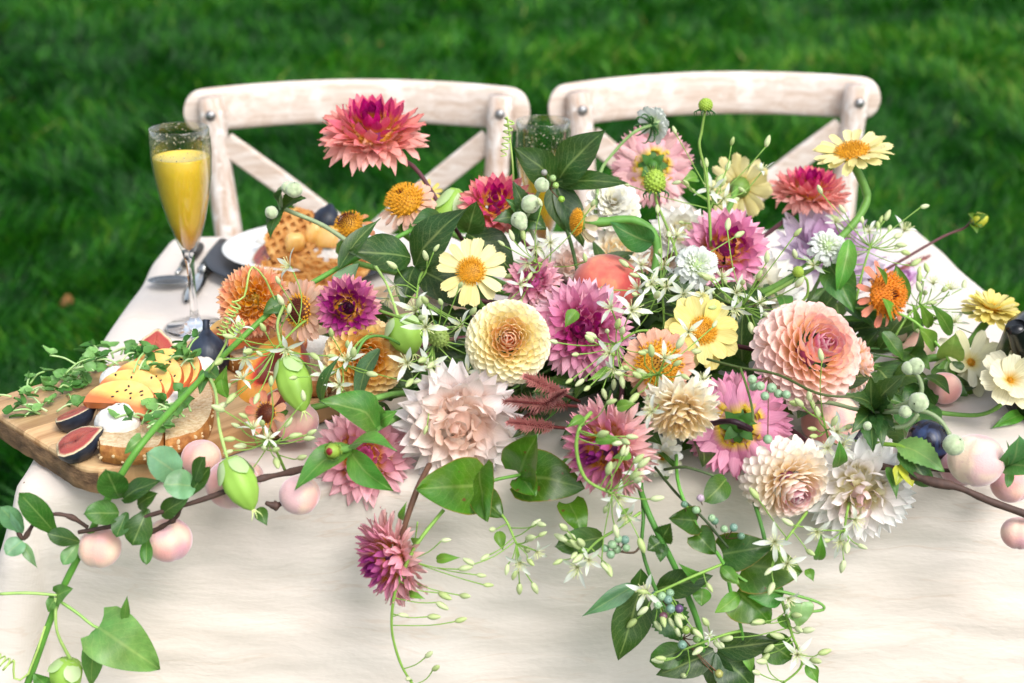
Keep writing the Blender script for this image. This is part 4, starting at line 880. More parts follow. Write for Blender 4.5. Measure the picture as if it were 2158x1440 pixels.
SALMON = cl('#a88a2a', '#d8a052', '#df9468', '#dc8a70', '#d9807a')
AMBER = cl('#cf8430', '#e8b060', '#f0c87a', '#f2d496', '#f2dcb4')
PURP = cl('#3c0c34', '#6a1550', '#8a2a66', '#b85a86', '#cf8690', '#d89c98')
LAV = cl('#b478ac', '#d6b4d2', '#e8d6e8', '#ece0ec')
WHITE = cl('#e8e4c8', '#f2f0e6', '#f4f3ef')
P_CORAL, P_PINK, P_YEL = petal_mat('coral_petal', C('#d89a48'), 0, .4), petal_mat('pink_petal', C('#b8527a'), 0, .5), petal_mat('butter_petal', C('#f8e596'), .0, .6, .05, rim=C('#fbf4dc'))
P_PEACH, P_CREAM, P_WHITE = petal_mat('peach_petal', C('#fbd9a4'), .1, .7, .05, rim=C('#f9dcd6')), petal_mat('cream_petal', C('#f8dfb0'), .1, .65, .05, rim=C('#faf2ea')), petal_mat('ivory_petal', C('#dcd098'), 0, .4, .05)
P_BLUSH, P_LAV, P_BACK = petal_mat('blush_petal', C('#ecd2c0'), 0, .5, .05), petal_mat('lavender_petal', C('#c084b8'), .0, .45, .16), petal_mat('yellow_footed_petal', C('#e0c848'), .0, .26)
P_AMBER, P_ZCREAM, P_ZPEACH = petal_mat('amber_petal', C('#e09a3c'), .1, .65, .06, rim=C('#f4dcb0')), petal_mat('pale_yellow_petal', C('#dfcf80'), 0, .3, .08), petal_mat('peach_zinnia_petal', C('#dcb084'), 0, .6, .14)

dahlia('coral dahlia with magenta heart rising above everything on a dark stem', 786, 262, 1.36, 246, (0, .80, .60), 'cactus', CORAL, P_CORAL, st=[(870, 350, 1.345), (925, 430, 1.32), (1010, 560, 1.28)], over=dict(flat=.62, tm=108), N=110, cpow=.95)
dahlia('coral dahlia with magenta heart beside the woolly buds', 1046, 425, 1.26, 180, (-.05, .55, .8), 'cactus', CORAL, P_CORAL, over=dict(flat=.6, tm=108), cpow=.95)
dahlia('pink dahlia seen from behind with yellow-footed petals and green sepals', 1374, 350, 1.40, 185, (.05, .10, -1), 'cactus', ROSE, P_BACK, over=dict(tm=106, flat=.4), N=125, tpow=.5, st=[(1385, 400, 1.385), (1390, 500, 1.33)])
dahlia('coral dahlia under the raised pale yellow zinnia', 1708, 392, 1.41, 184, (.05, .86, .45), 'cactus', CORAL, P_CORAL, over=dict(flat=.62))
dahlia('large lavender dahlia with striped petals behind a white scabiosa', 1752, 520, 1.36, 268, (.15, .55, .75), 'lily', LAV, P_LAV, N=46)
dahlia('lavender dahlia lying on the cloth behind the orange zinnia', 1905, 585, 1.50, 150, (.3, .7, .5), 'lily', LAV, P_LAV, N=40)
dahlia('magenta-hearted rose dahlia behind the round white scabiosa', 1535, 520, 1.24, 200, (.12, .22, .9), 'cactus', PINK, P_CORAL, over=dict(flat=.62, w=.34), N=100, cpow=.98)
dahlia('large ivory dahlia crowded behind the rose dahlia', 1595, 600, 1.30, 250, (.2, .55, .75), 'lily', WHITE, P_WHITE, N=56)
dahlia('pale blush dahlia behind the arching zinnia stem', 1370, 560, 1.32, 210, (-.1, .5, .8), 'lily', BLUSH, P_CREAM, N=54)
dahlia('cream dahlia beside the profile zinnia and the red peach', 1300, 525, 1.31, 150, (-.1, .55, .8), 'lily', WHITE, P_CREAM, N=54)
dahlia('white dahlia under the knobbed pale seed head', 1440, 485, 1.33, 160, (.1, .55, .8), 'lily', WHITE, P_WHITE, N=54)
dahlia('blush dahlia behind the clematis stars under the anemone buds', 1200, 555, 1.29, 130, (-.1, .5, .8), 'lily', BLUSH, P_BLUSH, N=50)
dahlia('ivory dahlia deep in the bouquet above the yellow bloom', 1460, 610, 1.27, 160, (0, .5, .8), 'lily', WHITE, P_WHITE, N=48)
dahlia('butter yellow ball dahlia with an orange-pink centre', 1071, 718, 1.06, 186, (.02, .12, 1), 'ball', YEL, P_YEL, over=dict(tm=112, flat=.78), N=215, cpow=.6)
dahlia('deep pink dahlia with fiery magenta centre beside the butter yellow ball', 1228, 692, 1.11, 236, (.02, .05, 1), 'cactus', PINK, P_PINK, over=dict(flat=.42, w=.26), N=120, cpow=.95)
dahlia('big peach ball dahlia with a pink heart beside the cream stem of buds', 1716, 738, 1.07, 240, (.36, .30, .85), 'formal', PEACHY, P_PEACH, N=170, cpow=.6)
dahlia('peach dahlia tucked behind the big peach ball dahlia', 1805, 765, 1.14, 130, (.9, .1, .4), 'ball', PEACHY[2:], P_PEACH, N=90)
dahlia('ivory dahlia facing aside behind the big peach ball dahlia', 1800, 760, 1.17, 150, (.8, .1, .5), 'lily', WHITE, P_WHITE, N=40)
dahlia('cream dahlia hanging over the table edge with a plum-pink heart', 1664, 1022, .985, 194, (.28, -.58, .72), 'formal', CREAM, P_CREAM, N=165, over=dict(w=.50), cpow=.7)
dahlia('spiky white dahlia hanging beside the plum-hearted cream dahlia', 1812, 1040, 1.0, 256, (-.1, -.34, .92), 'shaggy', IVORY, P_WHITE, N=105, over=dict(w=.30, tm=112, flat=.6, l1=.86))
dahlia('huge blush dahlia with wide pointed petals at the front edge', 966, 898, 1.035, 296, (.03, -.22, .95), 'lily', BLUSH, P_BLUSH, N=84, over=dict(l1=.80, w=.42, flat=.52, tm=104, peak=.45, cup_tip=.7), jit=.13)
dahlia('dusty pink dahlia behind the upright green zinnia leaves', 768, 962, 1.045, 236, (.1, .1, 1), 'cactus', cl('#c05288', '#d67c9c', '#e8a4b2', '#ecb6bc', '#eec4c4'), P_CORAL, N=95, over=dict(flat=.5))
dahlia('mauve-pink dahlia facing the blush dahlia, wrapped in clematis', 1268, 950, .985, 236, (-.66, -.22, .70), 'shaggy', MAUVE, P_CORAL, N=130, over=dict(flat=.72), cpow=.9)
dahlia('pink dahlia turned away, its dark green sepals showing', 1553, 892, 1.035, 238, (.06, .08, -1), 'cactus', cl('#b84a84', '#cc6496', '#d878a4', '#de8aae', '#e29ab2'), P_BACK, N=130, tpow=.5, over=dict(tm=108, w=.30, flat=.40), stc='#2a1420', st=[(1582, 905, 1.005), (1548, 889, 1.0), (1512, 890, 1.015), (1480, 900, 1.04)])
dahlia('small cream dahlia bowed face down over the pink dahlia', 1436, 876, .99, 176, (-.05, -.72, .62), 'shaggy', cl('#cba768', '#f2dcae', '#f8ecce', '#faf2de'), P_CREAM, N=120, over=dict(w=.36, tm=118, flat=.75))
dahlia('pink dahlia hanging alone on the cloth with its face turned aside', 808, 1186, .968, 218, (-.74, -.28, .46), 'shaggy', MAUVE, P_CORAL, N=130, cpow=.9, over=dict(flat=.66), st=[(850, 1120, .965), (880, 1030, .975), (905, 980, 1.0)], stc='#6a4a3a')
dahlia('salmon dahlia with a golden eye behind the curly tendril', 532, 632, 1.20, 168, (-.03, .12, 1), 'shaggy', SALMON, P_AMBER, N=150, over=dict(w=.30, flat=.5), st=[(600, 680, 1.23), (760, 640, 1.26)])
dahlia('small purple-hearted dahlia between two peach blooms', 732, 648, 1.12, 150, (-.05, -.05, 1), 'cactus', PURP, P_CORAL, N=100, cpow=1.0, over=dict(flat=.55, w=.32), st=[(800, 655, 1.14), (870, 685, 1.15), (950, 720, 1.2)])
dahlia('amber ball dahlia behind the starry clematis', 768, 758, 1.11, 178, (.1, -.05, 1), 'ball', AMBER, P_AMBER, N=170)
dahlia('dusty rose dahlia in shadow beneath the woolly buds', 1120, 588, 1.20, 140, (-.2, .4, .8), 'cactus', ROSE, P_PINK, N=70)
dahlia('pale dahlia half hidden under dark leaves', 920, 610, 1.22, 110, (-.3, .4, .8), 'lily', BLUSH, P_BLUSH, N=40)
# zinnias
ZC, ZP = cl('#e8dc94', '#ebe0a2', '#e4d486'), cl('#dfa384', '#e0ac94', '#dc9a80')
zinnia('pale yellow zinnia with a golden disc over dark leaves', 993, 572, 1.17, 160, (0, .22, 1), ZC, P_ZCREAM, 14, 1, .36, .45, tilt=(-4, -4), W=.46, ring0=.35, red=.0, st=[(1010, 640, 1.2), (1100, 720, 1.22)])
zinnia('pale yellow zinnia held high on a curved thick stem', 1796, 322, 1.30, 172, (-.22, .80, .52), ZC, P_ZCREAM, 15, 2, .40, .45, ring0=.35, red=0, tilt=(12, -2), st=[(1822, 395, 1.30), (1826, 425, 1.295), (1800, 470, 1.28), (1740, 530, 1.26), (1660, 590, 1.25), (1600, 620, 1.25)], stem_r=.0042)
zinnia('peach zinnia with a tall yellow dome, its petals on one side', 855, 428, 1.28, 138, (-.25, .55, .75), cl('#e2b7a2', '#e0a890', '#e4c2a8'), P_ZPEACH, 15, 2, .58, .95, tilt=(-10, -22), ring0=.0, red=.03, miss=((150, 55),))
zinnia('old orange zinnia with a red cone beside the waffles', 738, 478, 1.33, 120, (-.25, .55, .75), cl('#d8946a', '#d88a66'), P_ZPEACH, 10, 1, .50, 1.2, ring0=.55, red=.5, tilt=(-25, -25), miss=((190, 70),))
zinnia('peach zinnia turned aside with a russet dome', 634, 655, 1.14, 146, (-.62, .05, .76), cl('#dfa98e', '#e2b49a', '#dc9d82'), P_ZPEACH, 18, 2, .46, .75, fl=(FL_GOLD, FL_RED, FL_BROWN), ring0=.6, red=.55, tilt=(0, -10), st=[(680, 680, 1.17), (800, 700, 1.2)])
zinnia('peach zinnia with a wide golden ring and maroon eye', 1388, 768, 1.045, 160, (-.02, .05, 1), ZP, P_ZPEACH, 18, 2, .60, .30, tilt=(0, -12), ring0=.0, red=.10, W=.5)
zinnia('shaggy orange zinnia losing its coral petals', 1866, 622, 1.20, 150, (.45, .05, .85), cl('#dd7f6a', '#df8d76'), P_ZPEACH, 12, 1, .62, .6, fl=(FL_OR, FL_RED, FL_OR), ring0=.0, red=.05, tilt=(-15, -15), miss=((20, 70),))
zinnia('bright yellow zinnia on a thick stem beside the teapot', 2090, 652, 1.22, 138, (.12, .86, .45), cl('#e2cd68', '#e6d67e', '#e8da94'), petal_mat('yellow_petal', C('#d8b840'), 0, .4), 16, 4, .28, .5, tilt=(30, -12), ring0=.5, red=0, st=[(2068, 692, 1.215), (2020, 742, 1.2), (1930, 760, 1.19), (1800, 780, 1.2)], stem_r=.0042)
zinnia('soft yellow bloom with an orange eye behind the peach zinnia', 1480, 698, 1.10, 168, (.15, .2, .9), cl('#e2cf72', '#e6d88a'), petal_mat('soft_yellow_petal', C('#d0a840'), 0, .35), 9, 2, .34, .5, ring0=.2, red=0, tilt=(10, -4), W=.62, tip='round')
zinnia('small worn peach zinnia with a dark cone above the peaches', 562, 872, 1.06, 104, (-.35, .15, .9), cl('#d98a6c', '#dd9a7a', '#d67a62'), P_ZPEACH, 10, 1, .44, .7, fl=(FL_GOLD, FL_RED, FL_BROWN), ring0=.85, red=.6, tilt=(10, 10), W=.5, st=[(620, 868, 1.08), (720, 845, 1.1)])
zinnia('wilting cream zinnia in profile on an arching thick stem', 1222, 468, 1.22, 118, (-.93, .05, .25), cl('#e0cfa0', '#dcc8a4'), P_ZCREAM, 11, 1, .46, .7, ring0=.0, red=.0, tilt=(-40, -40), droop=-.5, st=[(1275, 468, 1.222), (1330, 464, 1.22), (1372, 486, 1.215), (1386, 530, 1.21), (1376, 590, 1.20), (1370, 660, 1.2)], stem_r=.0046, stc='#5c8f3c')
zinnia('pale yellow zinnia seen from behind near the crossed chair slats', 1560, 395, 1.40, 150, (.45, .15, -.8), ZC, P_ZCREAM, 14, 2, .36, .5, st=[(1540, 430, 1.37), (1500, 520, 1.33)])
zinnia('white zinnia peeping out under the bowed cream dahlia', 1396, 962, 1.03, 100, (-.1, -.15, 1), WHITE, P_WHITE, 14, 4, .25, .4, tilt=(45, -10))
zinnia('double white zinnia with packed round petals behind the arched stem', 1292, 432, 1.33, 124, (.05, .45, .85), WHITE, P_WHITE, 15, 7, .16, .6, tilt=(75, -10), tip='round', W=.55)
zinnia('cream flower with loose petals beside the teapot', 2045, 765, 1.19, 160, (.2, .35, .9), cl('#e0dcb4', '#e2dfc0', '#dcd8a0'), P_ZCREAM, 8, 2, .12, .8, fl=(FL_AMBER, FL_AMBER, FL_AMBER), tip='round', W=.5, tilt=(25, -5), st=[(1990, 800, 1.27), (1900, 820, 1.26)])
zinnia('crinkled cream flower overlapping the black teapot', 2128, 802, 1.09, 146, (.05, .35, .95), cl('#e6deb0', '#e8e2c0'), petal_mat('gold_footed_petal', C('#d8a838'), .0, .35, .14), 6, 2, .10, .8, fl=(FL_AMBER, FL_AMBER, FL_AMBER), tip='notch', W=.85, tilt=(35, 5), st=[(2112, 850, 1.10), (2060, 875, 1.11), (1960, 868, 1.12)], stem_r=.0022)
zinnia('small yellow zinnia behind the tall green bud', 905, 405, 1.36, 60, (.3, .2, .9), cl('#e2c860', '#e4d078'), P_ZCREAM, 9, 1, .3, .4)
# scabiosas and seed heads
scabiosa('white scabiosa turned away above the back-turned pink dahlia', 1378, 262, 1.345, 92, (.72, .35, -.5), [(1335, 280, 1.34), (1295, 320, 1.34), (1265, 365, 1.335), (1255, 450, 1.32)], True)
scabiosa('white scabiosa in front of the lavender dahlia', 1742, 520, 1.225, 96, (.1, .45, .9), [(1735, 570, 1.23), (1700, 640, 1.24)])
scabiosa('round white scabiosa in front of the rose dahlia', 1468, 560, 1.15, 108, (-.05, .2, 1), [(1475, 620, 1.165), (1470, 650, 1.16), (1440, 700, 1.17)])
pod('small green scabiosa bud on the tallest thin stem', 1487, 222, 1.26, 30, (.05, .9, .3), [(1478, 280, 1.258), (1474, 310, 1.255), (1488, 370, 1.25), (1495, 450, 1.24), (1498, 520, 1.235)], bracts=8, blen=1.3)
pod('pale green seed head covered in knobs before the pink dahlia', 1380, 386, 1.27, 46, (-.05, .95, .3), [(1385, 430, 1.268), (1410, 490, 1.25), (1428, 550, 1.22), (1432, 640, 1.2)], True, hh=1.3)
pod('tiny green seed head beneath the white scabiosa', 1682, 573, 1.19, 24, (0, .4, .9), [(1700, 590, 1.19), (1700, 625, 1.19), (1670, 650, 1.19)], bracts=8, blen=1.5)
pod('dark bristly seed head on a brown stem above the starry flowers', 922, 708, 1.06, 44, (.65, -.55, .5), [(895, 688, 1.065), (850, 672, 1.08), (800, 655, 1.1)], True, '#7c8f45', 1.3)
# ---- celosia plumes
s_ = NT('celosia_bristle'); oi_ = s_.n('ObjectInfo'); n_ = s_.noise(s_.coord(), 130, 2); M_CEL = s_.thin(s_.mix(s_.maprange(n_, .3, .7), oi_.outputs['Color'], C('#dc9a94')), .6, .25)
def celosia(label, b, t_, wpx, c):
    B, T = at(*b), at(*t_); t = thing('celosia_plume', B, label, 'celosia', 'celosia plumes'); mb = MB(); ax = T - B; L = ax.length; x = ax.normalized(); W = size(wpx, B) / 2; o1 = x.orthogonal().normalized(); rr = random.Random(int(t_[0]))
    for i in range(360):
        f = (i + .5) / 360; a = i * GOLD; e = Matrix.Rotation(a, 3, x) @ o1; w = W * (.35 + .65 * math.sin(math.pi * min(1, .25 + .75 * (1 - f))) ) * (1 - f * .65); d = (e + x * (.4 + .6 * f)).normalized(); p = B + ax * f; y = d.cross(x).normalized() * .0006; q = p + d * w * rr.uniform(.35, 1.6)
        m = p.lerp(q, .5); mb.face([p, m + y, q, m - y])
    o = tag(mb.build('bristles', M_CEL, t, smooth=False), kind='stuff'); o.color = c; stem(t, [B - x * .03, B, T], [.0014, .0016, .0008], C('#6a3030'))
celosia('pink celosia plume poking out under the butter yellow ball', (1185, 830, 1.07), (1105, 793, 1.03), 62, C('#c87a76'))
celosia('brownish celosia plume in the dark gap of the bouquet', (1195, 855, 1.06), (1065, 845, 1.02), 66, C('#8c524a'))
celosia('short celosia plume above the blush dahlia petals', (1165, 900, 1.05), (1070, 890, 1.01), 60, C('#c07874'))
celosia('celosia plume lying toward the mauve-pink dahlia', (1120, 870, 1.06), (1195, 822, 1.03), 46, C('#7a443e'))
celosia('thin pale celosia plume on the cloth behind the orange zinnia', (1890, 570, 1.42), (1958, 540, 1.43), 30, C('#b87a76'))
# ---- cup-and-saucer vine buds
M_CUP = tinted('green_bud_skin', .45, .12, 40, .2, Specular_IOR_Level=.4)
def cupbud(label, b, t_, wpx, st, c='#b4d07c', face=(0, .3, 1), lobes=4, group='fat green vine buds'):
    B, T = at(*b), at(*t_); ax = T - B; L = ax.length; M = frame(ax); M.translation = B; W = size(wpx, B) / 2; t = thing('vine_bud', M, label, 'flower bud', group)
    pr = [(.02, 0), (.5, .04), (.72, .16), (.84, .35), (.88, .52), (.74, .72), (.42, .9), (.12, .985), (0, 1)]
    o = MB().lathe([(r_ * W, z * L) for r_, z in pr], sides=30, fn=lambda a, z: 1 - .10 * abs(math.cos(2.5 * a)) ** 6).build('body', M_CUP, t, Matrix()); o.color = C('#9cc654')
    for k in range(lobes):      # broad calyx lobes hugging the upper half
        a0 = 2 * math.pi * k / lobes; P = []
        for v in np.linspace(0, 1, 8):
            z = .02 + .40 * v; q = float(np.interp(z, [x[1] for x in pr], [x[0] for x in pr])) * W * (1.06 + .16 * v * v); hw = (.62 * math.sin(math.pi * min(1, .25 + .75 * v) ** 1.0) ** .6 if v < 1 else .02)
            P.append([(q * math.cos(a0 + u * hw), q * math.sin(a0 + u * hw), z * L) for u in (-1, -.5, 0, .5, 1)])
        o = MB().grid(P).build('calyx_lobe', M_CUP, t, Matrix()); o.color = lerp(C('#cfe0b0'), C('#8fb85a'), .2 + .3 * (k % 2))
    for k in range(3): o = MB().tube([(0, 0, L * .97), (W * .2 * (k - 1), W * .1, L * 1.08), (W * .35 * (k - 1), 0, L * 1.16)], [.0008, .0005, .0002], 4).build('style', M_STEM, t, Matrix()); o.color = C('#c8d68a')
    if st: stem(t, [B + ax * .02] + [at(*q) for q in st], [.0014, .0012, .0016], C('#9dbb68'), k=6)
cupbud('long green bud dangling over the halved peach', (602, 752, 1.085), (640, 868, 1.055), 84, [(590, 720, 1.10), (585, 680, 1.13), (600, 642, 1.155)])
cupbud('long green bud hanging in front of the plump peaches', (478, 965, .965), (533, 1076, .945), 84, [(462, 900, .98), (455, 830, 1.03), (442, 795, 1.07)])
cupbud('green bud resting low on the cloth under the lobed leaf', (150, 1390, .955), (128, 1458, .95), 80, [(120, 1330, .95), (118, 1260, .957)])
cupbud('rounded green bud beside the bristly seed head', (838, 665, 1.115), (872, 748, 1.10), 90, [(815, 600, 1.15), (790, 560, 1.19)])
cupbud('tall green bud standing behind dark leaves', (968, 398, 1.30), (902, 530, 1.28), 70, None)

# ---- long vine crossing the board
V = thing('long_vine', at(60, 1438, .955), 'long green vine stem slanting over the toast down to the cloth', 'vine')
vp = [(55, 1450, .955), (105, 1310, .96), (130, 1245, .962), (170, 1165, .965), (250, 1010, .965), (320, 910, .985), (440, 782, 1.08), (500, 722, 1.135), (592, 640, 1.165), (700, 572, 1.2), (800, 520, 1.23), (930, 452, 1.27)]
stem(V, [at(*q) for q in vp], [.0026, .0026, .0024, .0022], C('#5c9238'), sides=8, k=6)
stem(V, [at(*q) for q in ((118, 1262, .957), (160, 1290, .95), (210, 1325, .945), (262, 1312, .945))], .0012, C('#8fb860')); stem(V, [at(*q) for q in ((0, 1252, .95), (60, 1250, .952), (122, 1255, .957))], .0012, C('#9dc06a'))
for b, e, w, c, k in (((208, 1322, .945), (338, 1412, .935), 118, '#5a9248', 'heart'), ((212, 1322, .945), (188, 1450, .94), 52, '#4a8240', 'ovate'), ((262, 1308, .945), (268, 1256, .94), 20, '#4f8a3c', 'lance'), ((120, 1258, .957), (150, 1240, .95), 44, '#3f7a34', 'heart'), ((118, 1262, .957), (100, 1290, .952), 30, '#467f38', 'heart'),
        ((100, 1445, .952), (70, 1420, .95), 40, '#4a8a38', 'heart'), ((300, 925, .98), (262, 955, .97), 30, '#3f7a34', 'heart'), ((440, 780, 1.075), (462, 800, 1.06), 34, '#2f6a34', 'heart'), ((436, 785, 1.075), (420, 830, 1.065), 30, '#3a7a38', 'heart'), ((592, 640, 1.16), (555, 660, 1.15), 40, '#2f6a30', 'heart'), ((590, 640, 1.16), (600, 690, 1.15), 34, '#3a7534', 'heart'),
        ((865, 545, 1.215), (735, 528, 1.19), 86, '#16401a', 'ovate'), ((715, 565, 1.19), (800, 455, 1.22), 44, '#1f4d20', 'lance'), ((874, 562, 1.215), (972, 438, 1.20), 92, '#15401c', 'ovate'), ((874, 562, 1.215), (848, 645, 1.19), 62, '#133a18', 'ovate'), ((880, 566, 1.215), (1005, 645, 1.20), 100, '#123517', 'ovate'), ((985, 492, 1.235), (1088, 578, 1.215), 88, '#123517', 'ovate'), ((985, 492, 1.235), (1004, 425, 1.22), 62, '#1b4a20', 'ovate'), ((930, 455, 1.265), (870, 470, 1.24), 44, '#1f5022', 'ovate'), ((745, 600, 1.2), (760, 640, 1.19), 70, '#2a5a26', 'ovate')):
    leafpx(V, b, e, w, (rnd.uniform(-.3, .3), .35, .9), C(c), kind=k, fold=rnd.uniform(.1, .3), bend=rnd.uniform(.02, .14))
o = leafpx(V, (700, 585, 1.19), (765, 560, 1.17), 50, (.3, -.4, -.8), C('#2a5f2a'), kind='ovate')
def tendril(parent, pts, coil, r0, turns, c='#a9c46a'):
    P = [at(*q) for q in pts]; A, B = at(*coil[0]), at(*coil[1]); ax = (B - A); x = ax.normalized(); o1 = x.orthogonal().normalized(); o2 = x.cross(o1); n = int(turns * 10)
    H = [A + ax * (i / n) + (o1 * math.cos(i * .628) + o2 * math.sin(i * .628)) * r0 * (1 - .4 * i / n) for i in range(n + 1)]
    o = MB().tube(P + H, [.0009, .0007, .0006], 5, smooth=2).build('tendril', M_STEM, parent); o.color = C(c)
tendril(V, [(588, 655, 1.165), (560, 590, 1.15), (532, 562, 1.14), (522, 590, 1.13), (515, 625, 1.13)], ((500, 640, 1.13), (462, 705, 1.125)), .0042, 8)
tendril(V, [(440, 785, 1.07), (468, 740, 1.07), (478, 715, 1.07), (470, 700, 1.07)], ((482, 708, 1.07), (512, 680, 1.07)), .004, 5)
tendril(V, [(95, 1320, .957), (60, 1420, .95), (30, 1430, .948)], ((20, 1405, .945), (-5, 1385, .945)), .005, 3)
# ---- dark leaf trio, tendril and berries at the top
V = thing('leafy_vine_tip', at(1172, 385, 1.27), 'vine tip with three dark pointed leaves in front of the second flute', 'vine')
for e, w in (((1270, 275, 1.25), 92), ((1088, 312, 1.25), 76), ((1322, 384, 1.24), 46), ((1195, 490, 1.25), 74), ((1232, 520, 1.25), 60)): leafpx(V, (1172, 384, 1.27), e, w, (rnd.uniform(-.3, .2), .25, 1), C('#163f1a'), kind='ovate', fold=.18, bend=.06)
stem(V, [at(*q) for q in ((1172, 384, 1.27), (1185, 450, 1.26), (1210, 540, 1.24), (1230, 650, 1.22))], .0018, C('#4a6a34'))
tendril(V, [(1085, 440, 1.27), (1080, 340, 1.28), (1070, 255, 1.285)], ((1075, 250, 1.285), (1060, 330, 1.28)), .0045, 6)
M_BERRY = tinted('berry_skin', .35, .2, 400, Specular_IOR_Level=.5)
berry_mesh = MB().lathe([(.06, -1), (.5, -.87), (.87, -.5), (1, 0), (.87, .5), (.5, .87), (.12, 1), (.1, .93)], sides=12).mesh('berry')
def berries(parent, node, pts, dpx, cs=('#7f9f7c', '#8fae84', '#6f9080'), sc='#6a4a34'):
    nd = at(*node)
    for q in pts:
        p = at(*q[:3]); r_ = size(dpx, p) / 2 * rnd.uniform(.9, 1.08); d = (p - nd).normalized(); M = frame(d, rnd.random() * 6); M.translation = p
        o = obj('berry', berry_mesh, M_BERRY, parent, WM[parent].inverted() @ M @ Matrix.Scale(r_, 4)); o.color = C(q[3]) if len(q) > 3 else C(rnd.choice(cs))
        stem(parent, [nd, nd.lerp(p, .6) + Vector((0, 0, -.001)), p - d * r_ * .9], .0005, C(sc), 'stalk', 4, 3)
berries(V, (1160, 400, 1.25), [(1147, 364, 1.235, '#94938a'), (1165, 376, 1.235), (1171, 391, 1.235, '#8fae5c'), (1183, 420, 1.235, '#86b03c')], 15, ('#86a56a', '#93b070'))
# ---- woolly anemone buds
M_WOOL = plain('woolly_bud', C('#a9b790'), .9, .25, 220, Sheen_Weight=.5)
def anemone(label, stems, leaves, buds, group='woolly-budded anemone stems', r0=.0022):
    V = thing('anemone_stem', at(*stems[0][0]), label, 'anemone', group)
    for s in stems: stem(V, [at(*q) for q in s], [r0, r0 * .85, r0 * .8], C('#8a9a72'), k=6)
    for b, e, w in leaves: leafpx(V, b, e, w, (rnd.uniform(-.4, .4), .4, .9), lerp(C('#173f1e'), C('#2a5f2a'), rnd.random()), kind='serrate', fold=.3)
    for x, y, Y, d in buds:
        p = at(x, y, Y); r_ = size(d, p) / 2; M = frame(nrm(rnd.uniform(-.6, .6), rnd.uniform(-.5, .9), .6)); M.translation = p; b_ = empty('bud', WM[V].inverted() @ M, V)
        for k in range(5):
            a = k * 1.2566; rows = [[(r_ * math.sin(th) * math.cos(a + u) * (1.0 + .10 * math.cos(u * 2)), r_ * math.sin(th) * math.sin(a + u) * (1.0 + .10 * math.cos(u * 2)), -r_ * math.cos(th)) for u in np.linspace(-.66, .66, 5)] for th in np.linspace(.05, 3.05, 8)]
            MB().grid(rows).build('sepal', M_WOOL, b_, Matrix())
anemone('woolly anemone buds with dark toothed leaves between the coral dahlia and leaf trio', [((1180, 640, 1.22), (1160, 570, 1.225), (1128, 505, 1.23), (1108, 462, 1.235)), ((1108, 462, 1.235), (1118, 440, 1.23), (1140, 395, 1.225))],
        [((1108, 462, 1.235), e, w) for e, w in (((1085, 385, 1.225), 44), ((1042, 462, 1.215), 44), ((1088, 515, 1.215), 40), ((1150, 480, 1.22), 44), ((1142, 430, 1.23), 40), ((1070, 420, 1.22), 36))], [(1118, 430, 1.21, 38), (1094, 464, 1.205, 34), (1142, 390, 1.215, 30), (1100, 475, 1.2, 22)])
anemone('woolly anemone buds nodding above the waffle plate', [((800, 560, 1.26), (740, 515, 1.265), (680, 475, 1.27), (612, 446, 1.27), (592, 436, 1.27)), ((592, 436, 1.27), (588, 405, 1.265), (604, 392, 1.26), (618, 396, 1.26))],
        [((595, 438, 1.27), e, w) for e, w in (((640, 415, 1.255), 40), ((560, 470, 1.255), 34), ((566, 500, 1.255), 36), ((590, 400, 1.255), 34))], [(620, 400, 1.25, 34), (606, 396, 1.255, 26), (572, 448, 1.25, 26)], r0=.0027)
anemone('spreading anemone stem with four nodding woolly buds and toothed leaves beside the plum', [((1640, 845, 1.07), (1740, 848, 1.05), (1800, 862, 1.035), (1838, 868, 1.03)), ((1838, 868, 1.03), (1900, 855, 1.01), (1940, 830, 1.0), (1938, 800, 1.0), (1922, 780, 1.0)), ((1838, 868, 1.03), (1890, 862, 1.01), (1932, 850, 1.0)),
        ((1838, 868, 1.03), (1900, 868, 1.0), (1950, 868, .985), (1985, 890, .975), (2006, 925, .97)), ((1838, 880, 1.03), (1870, 900, 1.01), (1910, 897, 1.0), (1935, 872, 1.0))],
        [((1838, 868, 1.03), e, w) for e, w in (((1900, 790, 1.01), 60), ((1835, 800, 1.01), 50), ((1795, 830, 1.0), 46), ((1800, 905, 1.0), 46), ((1838, 945, .99), 52), ((1885, 905, 1.0), 44), ((1862, 935, .99), 40), ((1880, 838, 1.0), 44))], [(1930, 772, .995, 34), (1915, 776, .995, 28), (1936, 848, .99, 40), (1908, 868, .99, 26), (2010, 938, .965, 44), (1828, 898, .99, 18)])
# ---- zinnia bud with a whorl of broad leaves
V = thing('zinnia_bud', at(850, 830, 1.09), 'budding zinnia with a cross of broad green leaves over the dusty pink dahlia', 'zinnia')
stem(V, [at(*q) for q in ((900, 830, 1.12), (835, 830, 1.07), (790, 840, 1.05), (745, 850, 1.05))], .0026, C('#6c9a4a')); stem(V, [at(*q) for q in ((840, 880, 1.06), (800, 900, 1.03), (760, 930, .99), (738, 945, .97), (705, 950, .955))], .0026, C('#6c9a4a'))
for b, e, w, f in (((795, 902, 1.02), (688, 838, 1.0), 92, (.3, .5, .8)), ((742, 945, .975), (620, 1022, .945), 62, (.2, .7, .7)), ((738, 950, .97), (822, 1038, .95), 62, (-.5, .1, .9)), ((735, 945, .97), (832, 936, .955), 52, (0, .9, .4)), ((800, 890, 1.03), (770, 835, 1.02), 40, (0, .3, 1)), ((800, 890, 1.03), (832, 868, 1.02), 34, (.3, .3, 1))):
    leafpx(V, b, e, w, f, lerp(C('#2a6a20'), C('#3f8530'), rnd.random()), kind='ovate', fold=.3, bend=.16, mat=M_LEAF)
